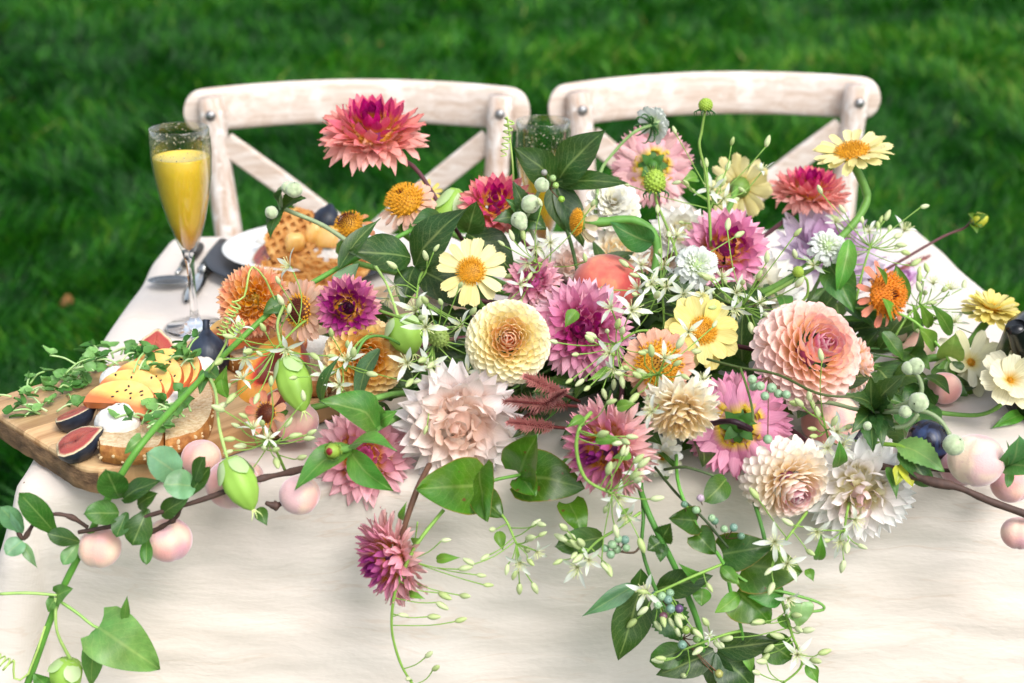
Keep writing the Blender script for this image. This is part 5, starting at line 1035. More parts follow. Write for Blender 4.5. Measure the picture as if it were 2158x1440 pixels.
p = at(700, 951, .95); r_ = size(38, p) / 2; M = frame(nrm(-.35, .0, .9)); M.translation = p; mb = MB().lathe([(0, r_ * .8), (r_ * .5, r_ * .65), (r_ * .9, 0), (r_ * .7, -r_ * .8), (0, -r_)], M, 12)
for r3 in range(4):
    for k in range(9):
        a = 2 * math.pi * (k + .5 * (r3 % 2)) / 9; q = r3 / 3; rad = r_ * (1.02 - .45 * q); e = Vector((math.cos(a), math.sin(a), 0)); y = Vector((-e.y, e.x, 0)); mb.grid([[M @ (e * rad * (1 + .06 * v) + y * r_ * .28 * u * (1 - .6 * v * v) + Vector((0, 0, r_ * (-.5 + .4 * q + .45 * v)))) for u in (-1, 0, 1)] for v in (0, .5, 1)])
o = mb.build('bud', M_STEM, V); o.color = C('#86a03c')
o = MB().lathe([(0, r_ * .9), (r_ * .3, r_ * .85), (r_ * .48, r_ * .6)], M, 10).build('bud_eye', M_STEM, V); o.color = C('#7a1420')
# ---- glossy smilax leaves at the front edge
V = thing('smilax_vine', at(1100, 1000, 1.02), 'broad glossy smilax leaves below the huge blush dahlia', 'vine')
for b, e, w, f, c in (((1006, 1024, .985), (878, 1030, .955), 122, (-.1, .15, 1), '#2f7012'), ((1012, 990, .99), (1022, 1098, .955), 84, (-.6, .2, .8), '#2a640f'), ((1095, 1000, 1.0), (1128, 918, .98), 104, (-.3, .2, .9), '#2f6f12'), ((1098, 1004, 1.0), (1128, 1045, .98), 60, (-.2, .3, .9), '#2c6a10'), ((1100, 1000, 1.01), (1232, 1028, .99), 120, (.1, .3, .95), '#245a0e'), ((1010, 1050, .985), (1060, 1090, .97), 70, (.2, .2, .9), '#1f500c'), ((1200, 1060, 1.0), (1230, 1130, .975), 62, (.2, .2, 1), '#3a7a16')):
    leafpx(V, b, e, w, f, C(c), kind='heart', fold=.16, bend=.05, mat=M_GLOSS)
stem(V, [at(*q) for q in ((1010, 1022, .985), (1050, 1010, .99), (1100, 1000, 1.0), (1180, 980, 1.03), (1250, 900, 1.1))], .0014, C('#5f8f3a'))
# ---- porcelain-berry vines over the front
V = thing('berry_vine', at(1355, 1085, .99), 'trailing vine with long dark leaves and clusters of teal and purple berries', 'vine', 'berry vines hanging over the cloth')
stem(V, [at(*q) for q in ((1350, 1000, 1.01), (1356, 1085, .975), (1354, 1160, .967), (1385, 1250, .96), (1432, 1340, .955), (1480, 1410, .955), (1520, 1470, .953))], .0016, C('#4a7a34'))
for b, e, w, c, k in (((1340, 1232, .962), (1226, 1300, .95), 40, '#4a7a58', 'lance'), ((1348, 1245, .962), (1303, 1394, .945), 84, '#153f14', 'ovate'), ((1385, 1240, .962), (1502, 1214, .95), 62, '#123a12', 'ovate'), ((1395, 1262, .96), (1432, 1352, .95), 82, '#1d4f2c', 'serrate'), ((1270, 1132, .972), (1172, 1152, .955), 58, '#1f5516', 'round'), ((1345, 1235, .962), (1352, 1200, .955), 40, '#1f5520', 'ovate'), ((1440, 1370, .955), (1370, 1395, .948), 56, '#1d5a18', 'round')):
    leafpx(V, b, e, w, (rnd.uniform(-.3, .2), .1, 1), C(c), kind=k, fold=.15, bend=.05)
stem(V, [at(*q) for q in ((1350, 1150, .967), (1335, 1165, .963), (1300, 1162, .958))], .0009, C('#4a3a2a'))
berries(V, (1305, 1162, .957), [(1290, 1148, .945), (1303, 1136, .948), (1317, 1138, .948), (1320, 1155, .945), (1287, 1169, .943), (1275, 1156, .947), (1300, 1158, .952)], 19)
berries(V, (1390, 1258, .957), [(1395, 1257, .94), (1412, 1250, .942), (1386, 1275, .938), (1408, 1264, .937), (1413, 1283, .938), (1431, 1283, .938, '#5a4066'), (1398, 1299, .937, '#6a4450'), (1381, 1255, .945)], 19)
berries(V, (1440, 1345, .952), [(1446, 1328, .938, '#86a04c'), (1462, 1330, .94, '#6f8a40'), (1468, 1347, .94, '#7a9a58'), (1438, 1359, .938), (1515, 1420, .945, '#9a9a58'), (1520, 1437, .945, '#7a5a58')], 19)
V = thing('berry_vine', at(1400, 1005, 1.0), 'thin dark vine strung with single teal berries under the pink back-turned dahlia', 'vine', 'berry vines hanging over the cloth')
stem(V, [at(*q) for q in ((1380, 985, 1.01), (1430, 1045, .975), (1475, 1085, .965), (1510, 1125, .96), (1535, 1155, .957))], .0011, C('#3a4a2a')); stem(V, [at(*q) for q in ((1400, 990, 1.0), (1445, 985, .985), (1505, 1003, .975))], .0012, C('#4a5a38'))
for x, y in ((1442, 1063), (1467, 1075), (1500, 1092), (1506, 1098), (1526, 1115), (1546, 1112), (1562, 1130), (1476, 1050)):
    berries(V, (min(x + 4, 1530), y + 14 if x < 1520 else 1135, .962), [(x, y, .948, '#b09aa8' if y == 1050 else rnd.choice(('#8fae84', '#6f9080', '#5f8068')))], 17)
V = thing('berry_vine', at(1620, 790, 1.05), 'dark arching twig with pale green berries beside the big peach ball dahlia', 'vine', 'berry vines hanging over the cloth')
stem(V, [at(*q) for q in ((1490, 757, 1.06), (1560, 775, 1.04), (1640, 790, 1.02), (1725, 830, .99), (1800, 837, .985))], .0012, C('#4a5a2c')); stem(V, [at(*q) for q in ((1560, 775, 1.04), (1575, 820, 1.01), (1585, 860, 1.0), (1587, 890, .995))], .0011, C('#56702f'))
berries(V, (1620, 795, 1.02), [(1585, 800, .99), (1602, 814, .985), (1626, 818, .985), (1612, 835, .98), (1640, 830, .99), (1657, 832, .985), (1588, 815, .995), (1618, 926, .99)], 21, ('#a3bc8e', '#93b088', '#8aa884'))
V = thing('smilax_vine', at(1370, 1080, .99), 'thick green vine with broad olive leaves hanging at the table front', 'vine')
stem(V, [at(*q) for q in ((1340, 1000, 1.01), (1368, 1085, .972), (1420, 1190, .965), (1455, 1270, .96), (1475, 1330, .957), (1485, 1420, .957))], .0026, C('#4c8034'), sides=8); stem(V, [at(*q) for q in ((1425, 960, 1.02), (1432, 1030, .975), (1475, 1120, .965), (1523, 1185, .958), (1545, 1270, .955), (1565, 1340, .953), (1570, 1450, .952))], .0015, C('#5f9a3c'))
stem(V, [at(*q) for q in ((1523, 1185, .958), (1580, 1230, .953), (1660, 1250, .95), (1725, 1270, .948), (1735, 1285, .948), (1700, 1290, .948))], .0012, C('#6fa04a')); stem(V, [at(*q) for q in ((1590, 1060, .985), (1605, 1110, .965), (1612, 1140, .96))], .0018, C('#4a7a34'))
for b, e, w, c, k in (((1523, 1168, .962), (1628, 1150, .953), 84, '#1c4f12', 'heart'), ((1565, 1190, .962), (1692, 1205, .95), 118, '#2a5f10', 'heart'), ((1552, 1248, .96), (1625, 1312, .948), 108, '#2f660f', 'heart'), ((1652, 1246, .955), (1578, 1258, .945), 62, '#2a7a1c', 'ovate'), ((1558, 1252, .955), (1508, 1292, .943), 36, '#3f8a24', 'ovate'), ((1520, 1195, .957), (1558, 1232, .945), 32, '#6fa040', 'ovate'), ((1470, 1098, .967), (1412, 1092, .955), 62, '#1a4a10', 'heart'), ((1468, 1125, .965), (1508, 1168, .953), 58, '#255a12', 'heart'), ((1480, 1240, .957), (1478, 1278, .947), 40, '#2f7a1c', 'ovate'), ((1490, 1235, .957), (1430, 1188, .95), 26, '#3a7a22', 'lance'),
        ((1505, 1372, .957), (1384, 1424, .945), 66, '#123a16', 'ovate'), ((1512, 1368, .957), (1642, 1352, .945), 58, '#113814', 'ovate'), ((1510, 1375, .957), (1590, 1452, .943), 96, '#14401a', 'ovate'), ((1505, 1376, .957), (1530, 1475, .945), 64, '#113814', 'ovate'), ((1610, 1345, .955), (1668, 1390, .945), 70, '#1f5a14', 'round'), ((1690, 1268, .948), (1682, 1322, .938), 52, '#6f9a58', 'heart'), ((1690, 1292, .948), (1660, 1300, .94), 34, '#7aa560', 'ovate'), ((1395, 1140, .967), (1412, 1105, .957), 46, '#1a4a18', 'serrate'), ((1395, 1140, .967), (1365, 1160, .957), 44, '#154018', 'serrate'), ((1395, 1140, .967), (1392, 1185, .957), 30, '#1f5520', 'serrate'), ((1530, 1010, .985), (1488, 1055, .965), 56, '#245a18', 'round')):
    leafpx(V, b, e, w, (rnd.uniform(-.35, .25), .15, 1), C(c), kind=k, fold=.16, bend=.06, mat=M_GLOSS if k == 'heart' else M_LEAF)
# ---- greenery on the right
V = thing('greenery', at(1990, 760, 1.2), 'light green leafy stem below the bright yellow zinnia', 'foliage')
stem(V, [at(*q) for q in ((1900, 880, 1.16), (1990, 860, 1.17), (2000, 780, 1.18), (1990, 745, 1.18), (1930, 680, 1.19), (1870, 655, 1.2), (1800, 650, 1.22))], .0013, C('#7fae4c')); stem(V, [at(*q) for q in ((1840, 868, 1.15), (1990, 873, 1.15), (2100, 876, 1.16), (2140, 860, 1.16))], .0019, C('#8ab054'))
for b, e, w, c, k in (((2002, 752, 1.18), (2012, 706, 1.165), 56, '#7fae50', 'heart'), ((2000, 758, 1.18), (1968, 852, 1.16), 44, '#3a8028', 'ovate'), ((1970, 735, 1.185), (1940, 692, 1.17), 40, '#4f8a2c', 'ovate'), ((2005, 705, 1.2), (1965, 640, 1.19), 34, '#2f6a1f', 'lance'), ((1960, 690, 1.2), (1940, 640, 1.19), 26, '#4a8a28', 'lance'), ((1860, 700, 1.19), (1905, 760, 1.18), 40, '#2a621c', 'ovate'), ((1900, 640, 1.22), (1890, 560, 1.22), 44, '#3f7a24', 'ovate'), ((1985, 765, 1.18), (2000, 805, 1.17), 84, '#1c4c1a', 'ovate'), ((1950, 800, 1.17), (1900, 900, 1.13), 90, '#1f5020', 'ovate'), ((1920, 850, 1.15), (1960, 950, 1.06), 96, '#356a3a', 'ovate'), ((2040, 780, 1.2), (2075, 850, 1.19), 100, '#3a6a42', 'round'), ((2010, 790, 1.19), (2075, 850, 1.18), 30, '#3f8028', 'lance'), ((2160, 870, 1.12), (2090, 902, 1.1), 30, '#3f8a24', 'lance'), ((2000, 868, 1.16), (2015, 890, 1.14), 40, '#3f7a2c', 'serrate'), ((2130, 860, 1.15), (2160, 840, 1.14), 40, '#4f8a3c', 'serrate'), ((1850, 780, 1.16), (1900, 830, 1.13), 80, '#1a481c', 'ovate'), ((1880, 800, 1.15), (1950, 790, 1.12), 60, '#24581f', 'ovate'), ((1850, 900, 1.12), (1900, 960, 1.06), 70, '#1f5020', 'ovate'), ((1960, 800, 1.18), (2040, 830, 1.16), 60, '#28602a', 'ovate'), ((1900, 740, 1.2), (1960, 775, 1.17), 50, '#2f6a22', 'ovate'), ((1880, 665, 1.19), (1862, 630, 1.175), 30, '#4f9a34', 'heart'), ((1868, 600, 1.19), (1850, 560, 1.18), 18, '#3f7a24', 'lance')):
    leafpx(V, b, e, w, (rnd.uniform(-.3, .3), .35, .9), C(c), kind=k, fold=.2, bend=.06)
V = thing('greenery', at(1775, 600, 1.24), 'broad bright leaves under the white scabiosa near the lavender dahlia', 'foliage')
stem(V, [at(*q) for q in ((1770, 500, 1.235), (1720, 560, 1.24), (1640, 610, 1.245), (1560, 650, 1.25))], .0020, C('#8fb35a'))
for b, e, w, c in (((1745, 555, 1.235), (1800, 655, 1.19), 72, '#2a6a24'), ((1790, 505, 1.22), (1765, 620, 1.2), 42, '#3f8a2c'), ((1790, 640, 1.23), (1850, 690, 1.2), 70, '#225a20'), ((1640, 620, 1.23), (1660, 660, 1.2), 40, '#3a7a2a'), ((1560, 660, 1.22), (1640, 700, 1.19), 44, '#1f4f1c')): leafpx(V, b, e, w, (rnd.uniform(-.3, .3), .3, .9), C(c), kind='ovate', fold=.3)
V = thing('greenery', at(1385, 535, 1.215), 'single smooth leaf hanging under the arching zinnia stem', 'foliage'); leafpx(V, (1376, 512, 1.212), (1290, 474, 1.2), 62, (-.1, -.3, .9), C('#2f7040'), kind='ovate'); stem(V, [at(1382, 545, 1.21), at(1380, 525, 1.212), at(1374, 510, 1.212)], .001, C('#5c8f3c'))
V = thing('greenery', at(730, 800, 1.06), 'drooping grey-green leaf over the amber ball dahlia', 'foliage'); stem(V, [at(*q) for q in ((860, 735, 1.1), (810, 710, 1.085), (770, 715, 1.07), (745, 760, 1.06))], .0013, C('#5a8a3c'))
for b, e, w, c in (((800, 735, 1.075), (745, 855, 1.045), 44, '#3a6040'), ((680, 850, 1.05), (704, 755, 1.04), 32, '#2a5a2c'), ((466, 800, 1.05), (478, 840, 1.045), 34, '#3f8a28')): leafpx(V, b, e, w, (-.4, .3, .8), C(c), kind='ovate')
V = thing('dahlia_bud', at(1880, 560, 1.36), 'small green dahlia bud on a long brown stem over the cloth', 'flower bud'); stem(V, [at(*q) for q in ((1780, 620, 1.32), (1890, 555, 1.36), (1985, 500, 1.38), (2030, 482, 1.385), (2045, 468, 1.385))], [.0018, .0014, .0013], C('#5a3234'))
for e, w in (((2078, 452, 1.37), 16), ((2070, 475, 1.37), 14), ((2045, 450, 1.37), 16), ((2060, 490, 1.37), 14)): leafpx(V, (2045, 470, 1.385), e, w + 8, (.2, .3, .9), C('#3f6f22'), kind='ovate')
o = MB().lathe([(r_ * .009, z * .016) for r_, z in ((.1, -.1), (.7, .1), (.9, .45), (.5, .85), (0, 1))], (lambda m: m)(Matrix.Translation(at(2050, 468, 1.382)) @ frame(nrm(.8, .25, .3))), 10).build('bud', M_BUD, V); o.color = C('#b5b838')
V = thing('dahlia_bud', at(1880, 990, 1.0), 'yellow-green dahlia bud beside the toothed pale leaf', 'flower bud'); stem(V, [at(*q) for q in ((1770, 930, 1.04), (1850, 935, 1.01), (1905, 945, .995), (1898, 985, .985))], .002, C('#7a9f3a'))
for b, e, w, c, k in (((1892, 936, 1.0), (1990, 988, .97), 62, '#5f9a50', 'serrate'), ((1895, 950, .995), (1962, 1022, .97), 56, '#1c4f20', 'ovate'), ((1870, 985, .99), (1892, 1050, .97), 26, '#2a6a24', 'lance'), ((1762, 985, .98), (1772, 935, .97), 34, '#2f7028', 'ovate'), ((1898, 980, .985), (1925, 1025, .972), 34, '#b8bf3a', 'ovate'), ((1895, 982, .985), (1890, 1022, .972), 30, '#a9b838', 'ovate')): leafpx(V, b, e, w, (.1, .3, .95), C(c), kind=k)

# ---- fruit and fruit branches
PB = 'downy peaches along the branches'; UPV = (0, .95, .25)
fruit('peach', 'ripe red peach nestled deep in the bouquet', 1278, 606, 1.215, 148, (.1, .8, .5), 'peach', M_REDPEACH, roll=2)
fruit('peach', 'orange peach half hidden behind the berries and thorny leaf', 1752, 888, 1.10, 128, UPV, 'peach', M_PEACH, c=C('#e0803a'), roll=1)
for lab, x, y, Y, d, c, ro in (('small peach on the cloth behind the round pale leaf', 424, 966, 1.02, 84, '#e0b890', 1), ('large peach behind the hanging green bud', 490, 1020, .985, 112, '#d09a96', 2.6), ('cleft peach hanging at the branch tip below the pink dahlia', 632, 1043, .972, 88, '#d89a92', 4.9), ('big pink peach hanging from the branch fork', 356, 1138, .972, 98, '#d88c80', 3.5), ('round pale peach hanging beside the long vine stem', 210, 1155, .965, 90, '#e2b898', 1.5), ('mauve peach behind the worn peach zinnia', 624, 888, 1.085, 96, '#c07a72', 2), ('small peach peeping behind the large peach', 525, 1002, 1.015, 60, '#cc8a8a', 2)):
    fruit('peach', lab, x, y, Y, d, UPV, 'peach', M_PEACH, PB, C(c), roll=ro)
for lab, x, y, Y, d, c, ro in (('large pale peach beside the dark plum', 2057, 970, .985, 118, '#e0b296', 1.6), ('peach hidden behind the large pale peach', 2022, 985, 1.03, 84, '#cc8a86', 2), ('cleft peach under the round green leaf by the thick twig', 2130, 1020, 1.0, 84, '#cc8868', 4.2), ('peach hanging below the thick twig', 2146, 1124, .962, 72, '#d89088', 2.5), ('peach in the shade behind the nodding woolly bud', 1990, 818, 1.16, 72, '#cc7e6a', 1), ('pink peach behind the loose clematis buds', 1925, 730, 1.26, 96, '#c87e78', 2)):
    fruit('peach', lab, x, y, Y, d, UPV, 'peach', M_PEACH, 'downy peaches beside the plum', C(c), roll=ro)
fruit('plum', 'dark blue plum with cloudy bloom beside the large pale peach', 1956, 930, 1.045, 90, (.2, -.5, .8), 'plum', M_PLUM, 'plums', sq=1.05, crease=.04)
fruit('plum', 'dark plum almost hidden behind the anemone leaves', 1806, 935, 1.09, 80, UPV, 'plum', M_PLUM, 'plums', sq=1.05, crease=.04)
M_TWIG = plain('twig_bark', C('#4a342c'), .7, .25, 200)
def twig(parent, pts, r):
    r1 = r if not isinstance(r, (list, tuple)) else None; r = [(r1 if r1 else float(np.interp(i / 23, np.linspace(0, 1, len(r)), r))) * rnd.choice((.8, .86, .9, .95, 1.35)) for i in range(24)]
    o = MB().tube([at(*q) for q in pts], r, 8, smooth=6).build('twig', M_TWIG, parent); return o
V = thing('fruit_branch', at(650, 990, 1.02), 'brown leafy fruit branch lying along the table edge under the peaches', 'branch', 'fruit branches')
twig(V, ((690, 975, 1.03), (600, 998, .985), (540, 1012, .965), (430, 1052, .957), (330, 1082, .955), (240, 1108, .955), (165, 1122, .955)), [.0026, .0024, .0021, .0019]); twig(V, ((380, 1068, .956), (372, 1090, .957), (345, 1108, .96), (318, 1122, .963)), .0019)
twig(V, ((185, 1112, .955), (150, 1090, .953), (112, 1084, .952), (75, 1100, .95), (50, 1135, .948), (36, 1115, .948)), .0018); twig(V, ((560, 1060, .965), (580, 1066, .967), (600, 1058, .972)), [.0018, .003, .0018])
for b, e, w, c, k, f in (((375, 1000, .965), (310, 955, .955), 76, '#6f9f80', 'round', (0, .5, .9)), ((410, 1025, .955), (345, 1020, .945), 66, '#6a9a70', 'round', (0, .4, .9)), ((412, 1020, .955), (428, 965, .943), 40, '#1a4a1c', 'obovate', (-.3, .2, .9)), ((252, 1052, .957), (225, 992, .943), 64, '#1f5a20', 'obovate', (.1, .3, .95)), ((258, 1052, .957), (335, 1012, .945), 52, '#174818', 'ovate', (-.3, .5, .8)), ((250, 1082, .957), (178, 1082, .943), 54, '#2a6420', 'round', (0, .3, 1)), ((290, 1065, .957), (330, 1040, .945), 40, '#184a1a', 'ovate', (0, .3, .9)), ((312, 1072, .957), (278, 1150, .943), 60, '#1c5218', 'obovate', (.2, .2, 1)), ((268, 1080, .957), (245, 1132, .943), 38, '#24602a', 'obovate', (0, .2, 1)), ((120, 1128, .953), (42, 1040, .94), 52, '#24601c', 'obovate', (.3, .2, .9)), ((168, 1142, .955), (100, 1125, .943), 40, '#174a1c', 'obovate', (.2, .3, .9)), ((165, 1145, .955), (132, 1190, .943), 34, '#5a9058', 'obovate', (0, .2, 1)), ((310, 1130, .96), (308, 1190, .945), 28, '#2a6a22', 'obovate', (0, .2, 1)),
        ((48, 1120, .948), (2, 1070, .938), 44, '#5f9068', 'obovate', (.2, .3, .9)), ((48, 1140, .948), (12, 1168, .938), 44, '#6f9f7c', 'round', (.1, .3, 1)), ((48, 1145, .948), (78, 1198, .938), 22, '#5a8a5c', 'lance', (0, .2, 1)), ((45, 1125, .948), (20, 1080, .938), 20, '#7aa888', 'lance', (0, .2, 1)), ((545, 1070, .955), (562, 1108, .945), 30, '#24581c', 'lance', (0, .2, 1)), ((340, 1085, .955), (395, 1050, .945), 44, '#1f5220', 'ovate', (.1, .3, .9)), ((400, 1045, .955), (440, 985, .95), 34, '#174818', 'obovate', (.1, .3, .9))):
    leafpx(V, b, e, w, f, C(c), kind=k, fold=.15, bend=.05)
V = thing('fruit_branch', at(1900, 1000, 1.0), 'thick bare twig running off beside the hanging peach', 'branch', 'fruit branches')
twig(V, ((1790, 965, 1.03), (1900, 995, .985), (1962, 1015, .97), (2020, 1028, .965), (2085, 1056, .96), (2165, 1085, .955), (2230, 1110, .955)), [.0026, .003, .0034, .0034]); twig(V, ((1950, 988, 1.0), (2010, 992, .995), (2050, 985, .99)), .002)
for b, e, w, c, k in (((2118, 982, .985), (2150, 930, .96), 66, '#4f8a5c', 'round'), ((2122, 982, .98), (2180, 985, .955), 62, '#3a7a48', 'round'), ((2125, 985, .98), (2125, 1025, .965), 20, '#3f8a48', 'obovate'), ((2120, 985, .98), (2128, 935, .962), 16, '#3a7a44', 'lance'), ((1905, 990, .985), (1975, 1020, .985), 50, '#2a6030', 'ovate')): leafpx(V, b, e, w, (0, .3, 1), C(c), kind=k)

# ---- clematis sprays: wiry stems of white stars and pale buds
spray('clematis spray of stars and hanging buds over the halved peach', (700, 650, 1.17), [(500, 692, 1.08, (.3, .8, .5)), (515, 752, 1.06, (.2, -.6, .7)), (512, 800, 1.05, (-.1, .8, .6)), (604, 735, 1.08, (.2, -.5, .8)), (612, 562, 1.13, (-.8, .2, .4))], 9, [((470, 830, 1.06), (474, 775, 1.05), 38)], seed=1, extra=[(530, 740, 1.06), (552, 750, 1.06), (655, 745, 1.07), (690, 750, 1.07), (480, 850, 1.05), (495, 830, 1.05), (545, 830, 1.05)])
spray('clematis spray standing with plump buds before the worn peach zinnia', (600, 990, 1.02), [(534, 905, 1.0, (.1, .9, .3)), (565, 925, .99, (.3, .6, .7), .7)], 10, seed=2, extra=[(505, 900, 1.0), (495, 925, .99), (490, 950, .99), (520, 880, 1.0), (600, 900, 1.01), (610, 920, 1.0), (640, 925, 1.0), (575, 950, .985), (555, 945, .985)])
spray('clematis spray beside the amber ball dahlia', (790, 700, 1.12), [(732, 760, 1.05, (0, .5, .8)), (716, 812, 1.045, (-.1, .1, 1)), (680, 790, 1.05, (.5, .3, .7))], 7, seed=3)
spray('pair of nodding clematis stars under the dark leaves', (890, 575, 1.2), [(835, 602, 1.155, (-.2, -.7, .6)), (818, 628, 1.15, (-.3, -.7, .6)), (975, 688, 1.12, (-.6, .2, .7))], 5, seed=4)
spray('big clematis stars around the bristly seed head', (960, 690, 1.15), [(876, 656, 1.055, (-.3, .5, .8), 1.4), (896, 690, 1.045, (.2, .1, 1), 1.4), (858, 765, 1.04, (0, .1, 1), 1.25), (905, 772, 1.045, (.2, .2, 1), 1.1), (985, 785, 1.06, (-.3, .2, .9), 1.1)], 14, seed=5, spread=.026)
spray('clematis stars below the woolly anemone buds', (1180, 600, 1.22), [(1160, 512, 1.215, (-.2, .1, 1)), (1112, 555, 1.20, (-.3, -.4, .8)), (1128, 520, 1.21, (.3, -.5, .7)), (1095, 600, 1.18, (.4, .2, .8))], 10, seed=6)
spray('clematis stars in front of the deep pink dahlia', (1390, 700, 1.12), [(1288, 650, 1.06, (-.4, .3, .8), 1.2), (1330, 655, 1.06, (.3, .2, .9), 1.2), (1285, 745, 1.04, (-.5, .2, .8)), (1292, 775, 1.04, (0, -.7, .6))], 12, [((1300, 780, 1.05), (1240, 800, 1.035), 26), ((1215, 655, 1.06), (1190, 690, 1.05), 30)], seed=7, extra=[(1250, 720, 1.04), (1280, 700, 1.04), (1310, 705, 1.04), (1230, 800, 1.04), (1270, 820, 1.035)])
spray('clematis stars lying on the golden-ringed peach zinnia', (1330, 830, 1.04), [(1400, 756, 1.005, (.1, .5, .8), 1.15), (1375, 868, .975, (-.6, .1, .7)), (1480, 800, 1.0, (.3, .4, .8)), (1450, 700, 1.06, (.2, .3, .9))], 10, seed=8, extra=[(1420, 770, 1.0), (1360, 745, 1.01), (1345, 830, 1.0), (1350, 795, 1.0)])
spray('thick clematis froth between the red peach and round scabiosa', (1400, 690, 1.16), [(1372, 600, 1.15, (.3, .4, .8)), (1405, 605, 1.145, (-.2, .2, .9), 1.15), (1440, 620, 1.13, (.1, -.2, 1), 1.2), (1350, 560, 1.19, (.2, .5, .8)), (1400, 560, 1.18, (-.2, .4, .9)), (1425, 500, 1.21, (.1, .6, .7)), (1345, 610, 1.16, (-.4, .5, .7))], 22, seed=9, spread=.024)
spray('clematis froth below the rose dahlia', (1590, 690, 1.16), [(1500, 650, 1.12, (-.4, .1, .9)), (1552, 618, 1.13, (.1, .3, .9), 1.15), (1520, 585, 1.15, (.2, .4, .8)), (1548, 650, 1.11, (.1, -.6, .7)), (1600, 640, 1.13, (.3, .4, .8)), (1480, 625, 1.12, (0, .3, 1))], 20, seed=10, extra=[(1610, 660, 1.1), (1580, 680, 1.1), (1640, 650, 1.12)], spread=.024)
spray('tall clematis stars beside the back-turned yellow zinnia', (1480, 520, 1.28), [(1605, 362, 1.30, (0, .9, .3), 1.15), (1500, 400, 1.29, (-.3, .4, .8), 1.2), (1525, 420, 1.285, (.2, .3, .9))], 16, [((1470, 375, 1.3), (1440, 378, 1.29), 30)], seed=11, extra=[(1490, 352, 1.3), (1530, 360, 1.3), (1510, 385, 1.29), (1440, 470, 1.27), (1455, 490, 1.26)], spread=.02)
spray('clematis stars and buds behind the shaggy orange zinnia', (1800, 650, 1.25), [(1905, 488, 1.30, (.2, .7, .6), 1.2), (1832, 490, 1.28, (-.3, .5, .8)), (1760, 470, 1.29, (.2, .6, .7)), (1715, 560, 1.2, (-.5, .2, .8))], 14, seed=12, extra=[(1818, 470, 1.28), (1850, 480, 1.28), (1865, 465, 1.29), (1885, 500, 1.28), (1920, 560, 1.27)], spread=.018)
spray('clematis stars with thread-like stems over the bare cloth', (1880, 720, 1.22), [(2002, 612, 1.24, (.1, .85, .5), 1.2), (1966, 600, 1.25, (-.1, .85, .5), 1.1), (2010, 680, 1.22, (.3, .6, .7))], 14, [((1930, 700, 1.23), (1925, 640, 1.22), 20)], seed=13, extra=[(1935, 575, 1.26), (1915, 600, 1.26), (1912, 625, 1.25), (1955, 640, 1.24), (1930, 660, 1.24), (1925, 680, 1.23)], spread=.016)
spray('clematis stars before the half-hidden orange peach', (1720, 870, 1.06), [(1762, 912, 1.02, (.2, .4, .9), 1.15), (1775, 938, 1.01, (.2, .1, 1), 1.1), (1745, 945, 1.01, (-.4, .1, .9))], 8, seed=14, extra=[(1720, 905, 1.02), (1725, 880, 1.03)])
spray('clematis tangle wrapped over the mauve-pink dahlia', (1245, 870, .97), [(1302, 1048, .945, (.2, -.3, .9), 1.25), (1340, 1000, .955, (.4, .3, .8)), (1320, 1085, .95, (.1, -.6, .8))], 12, [((1255, 930, .95), (1310, 925, .945), 24), ((1230, 880, .96), (1195, 900, .95), 22), ((1300, 860, .97), (1340, 850, .965), 28), ((1330, 960, .955), (1290, 965, .95), 22)], seed=15, nodes=[(1222, 900, .955), (1215, 950, .95), (1235, 1010, .945), (1290, 1040, .94)], extra=[(1290, 935, .945), (1320, 920, .945), (1345, 985, .945), (1310, 960, .94), (1280, 1000, .94), (1330, 1010, .94)], rt=.0014)
spray('clematis spray dangling beside the smilax leaves', (1040, 1070, .98), [(1095, 1185, .955, (.1, -.5, .8)), (1130, 1162, .955, (.5, -.5, .6), .9)], 7, [((1050, 1120, .97), (1060, 1160, .96), 26)], seed=16, extra=[(1120, 1110, .955), (1135, 1130, .955), (1110, 1135, .953), (1030, 1170, .955), (1070, 1190, .955), (1088, 1200, .955)], spread=.014)
spray('thin clematis vine trailing past the lone hanging dahlia', (935, 1075, .975), [(880, 1100, .955, (0, .3, 1), .01)], 0, [((845, 1095, .958), (855, 1060, .95), 16), ((870, 1145, .955), (882, 1135, .945), 18), ((920, 1180, .955), (968, 1175, .945), 22), ((860, 1250, .955), (895, 1262, .945), 16)], seed=17, nodes=[(880, 1145, .958), (845, 1215, .952), (830, 1260, .95), (826, 1330, .95), (845, 1400, .95), (875, 1450, .95)], extra=[(930, 1140, .95), (968, 1200, .95), (1005, 1212, .95), (1020, 1233, .95), (970, 1255, .95), (925, 1250, .95), (960, 1310, .948), (902, 1300, .948), (840, 1295, .948), (920, 1270, .948), (897, 1385, .948), (912, 1412, .948), (862, 1430, .948)], rt=.0013)
spray('clematis spray reaching aside over the small berry cluster', (1350, 1080, .97), [(1218, 1195, .945, (-.4, -.4, .8), 1.15), (1240, 1180, .948, (.2, -.2, .9), .8)], 6, [((1330, 1075, .965), (1300, 1100, .955), 20)], seed=18, nodes=[(1300, 1115, .96), (1260, 1140, .955), (1235, 1165, .95)], extra=[(1212, 1135, .95), (1185, 1180, .945), (1215, 1165, .945), (1195, 1140, .95), (1230, 1150, .945)], spread=.012)
spray('clematis stars crossing the teal and purple berries', (1520, 1190, .955), [(1362, 1248, .945, (-.3, .3, .9), 1.12)], 6, [((1520, 1195, .955), (1560, 1232, .945), 26)], seed=19, nodes=[(1460, 1215, .947), (1405, 1240, .944), (1380, 1250, .942)], extra=[(1365, 1280, .94), (1380, 1310, .94), (1490, 1230, .945), (1425, 1325, .94), (1395, 1295, .938)], spread=.012)
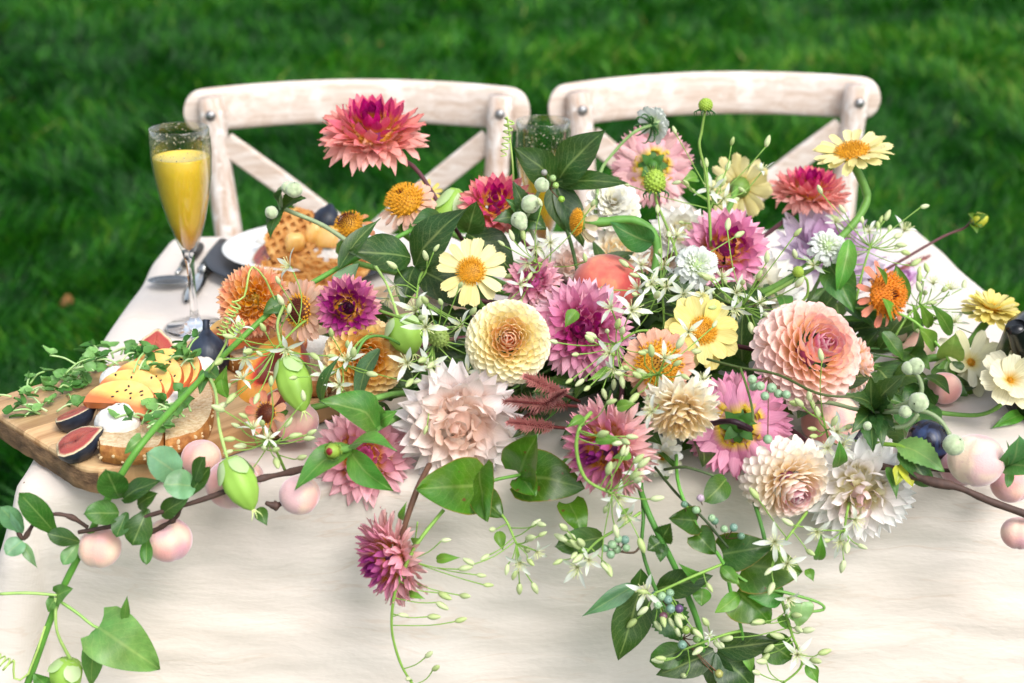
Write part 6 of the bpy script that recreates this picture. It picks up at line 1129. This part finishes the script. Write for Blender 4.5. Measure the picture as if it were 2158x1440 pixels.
spray('two large clematis stars under the hanging cream dahlia', (1700, 1080, .98), [(1632, 1143, .945, (-.1, .2, 1), 1.15), (1658, 1188, .942, (.1, .1, 1), 1.15)], 4, [((1722, 1180, .953), (1732, 1130, .945), 26), ((1700, 1200, .953), (1715, 1225, .945), 22)], seed=20, nodes=[(1670, 1120, .955), (1640, 1160, .95)], extra=[(1700, 1160, .945), (1668, 1200, .94)], spread=.012)
spray('clematis stars behind the spiky white dahlia', (1790, 1060, 1.0), [(1722, 1120, .955, (-.2, -.3, .9), 1.1), (1770, 1140, .96, (-.1, -.5, .8), 1.15), (1800, 1095, .97, (.4, -.3, .8))], 3, seed=21, extra=[(1785, 1145, .955), (1808, 1148, .955)], spread=.012)
spray('clematis vine ending in a star over the lowest leaves', (1640, 1240, .957), [(1680, 1380, .935, (0, .2, 1), 1.1), (1660, 1260, .945, (.3, -.3, .8), .9)], 8, [((1700, 1400, .95), (1725, 1440, .94), 30), ((1640, 1300, .953), (1670, 1330, .945), 24)], seed=22, nodes=[(1655, 1290, .948), (1670, 1340, .945), (1690, 1400, .943), (1650, 1440, .943)], extra=[(1725, 1378, .94), (1708, 1390, .94), (1690, 1330, .94), (1630, 1360, .94), (1615, 1395, .94), (1600, 1420, .94), (1610, 1310, .94)], spread=.014)
spray('clematis buds over the trio of lowest leaves', (1560, 1330, .953), [(1495, 1340, .94, (0, .3, 1), .35)], 3, [((1570, 1370, .95), (1585, 1420, .94), 26)], seed=23, nodes=[(1520, 1340, .947), (1440, 1370, .943)], extra=[(1398, 1393, .938), (1480, 1365, .94), (1506, 1355, .94), (1445, 1425, .94)], spread=.01)

# ---- green filler sprigs deep in the bouquet
rr = random.Random(5)
UNSEEN = set([2, 3, 5, 11, 15, 17, 20, 23, 24, 26, 28, 29, 31, 32, 33, 34, 36, 38, 39, 41, 43, 47, 48, 50, 53, 56, 58, 59, 61, 62, 63, 64, 66, 67, 68, 69, 70, 71, 72, 73, 80, 82, 83, 85, 86, 87, 89, 92, 95, 97, 98, 100, 101, 103])          # sprigs that would stand wholly behind other flowers
for i in range(104):
    a = rr.uniform(0, 6.283); q = math.sqrt(rr.random()); low = i % 2
    if low: tx, ty, tz = BC.x + .015 + .29 * q * math.cos(a), 1.165 + .125 * q * math.sin(a), TZ + rr.uniform(.008, .045)
    else: tx, ty, tz = BC.x + .29 * q * math.cos(a), BC.y + (.20 if math.sin(a) < 0 else .12) * q * math.sin(a), TZ + .022 + .085 * (1 - q * q) * rr.uniform(.35, 1.0)
    b = BC + Vector((rr.uniform(-.05, .05), rr.uniform(-.05, .05), .045)); T = Vector((tx, ty, tz)); mid = b.lerp(T, .5) + Vector((0, 0, .02 * (1 - q) if not low else .004))
    show = i not in UNSEEN
    P = spline([b, mid, T], 6); sc_ = lerp(C('#3a6a2a'), C('#6a8f44'), rr.random())
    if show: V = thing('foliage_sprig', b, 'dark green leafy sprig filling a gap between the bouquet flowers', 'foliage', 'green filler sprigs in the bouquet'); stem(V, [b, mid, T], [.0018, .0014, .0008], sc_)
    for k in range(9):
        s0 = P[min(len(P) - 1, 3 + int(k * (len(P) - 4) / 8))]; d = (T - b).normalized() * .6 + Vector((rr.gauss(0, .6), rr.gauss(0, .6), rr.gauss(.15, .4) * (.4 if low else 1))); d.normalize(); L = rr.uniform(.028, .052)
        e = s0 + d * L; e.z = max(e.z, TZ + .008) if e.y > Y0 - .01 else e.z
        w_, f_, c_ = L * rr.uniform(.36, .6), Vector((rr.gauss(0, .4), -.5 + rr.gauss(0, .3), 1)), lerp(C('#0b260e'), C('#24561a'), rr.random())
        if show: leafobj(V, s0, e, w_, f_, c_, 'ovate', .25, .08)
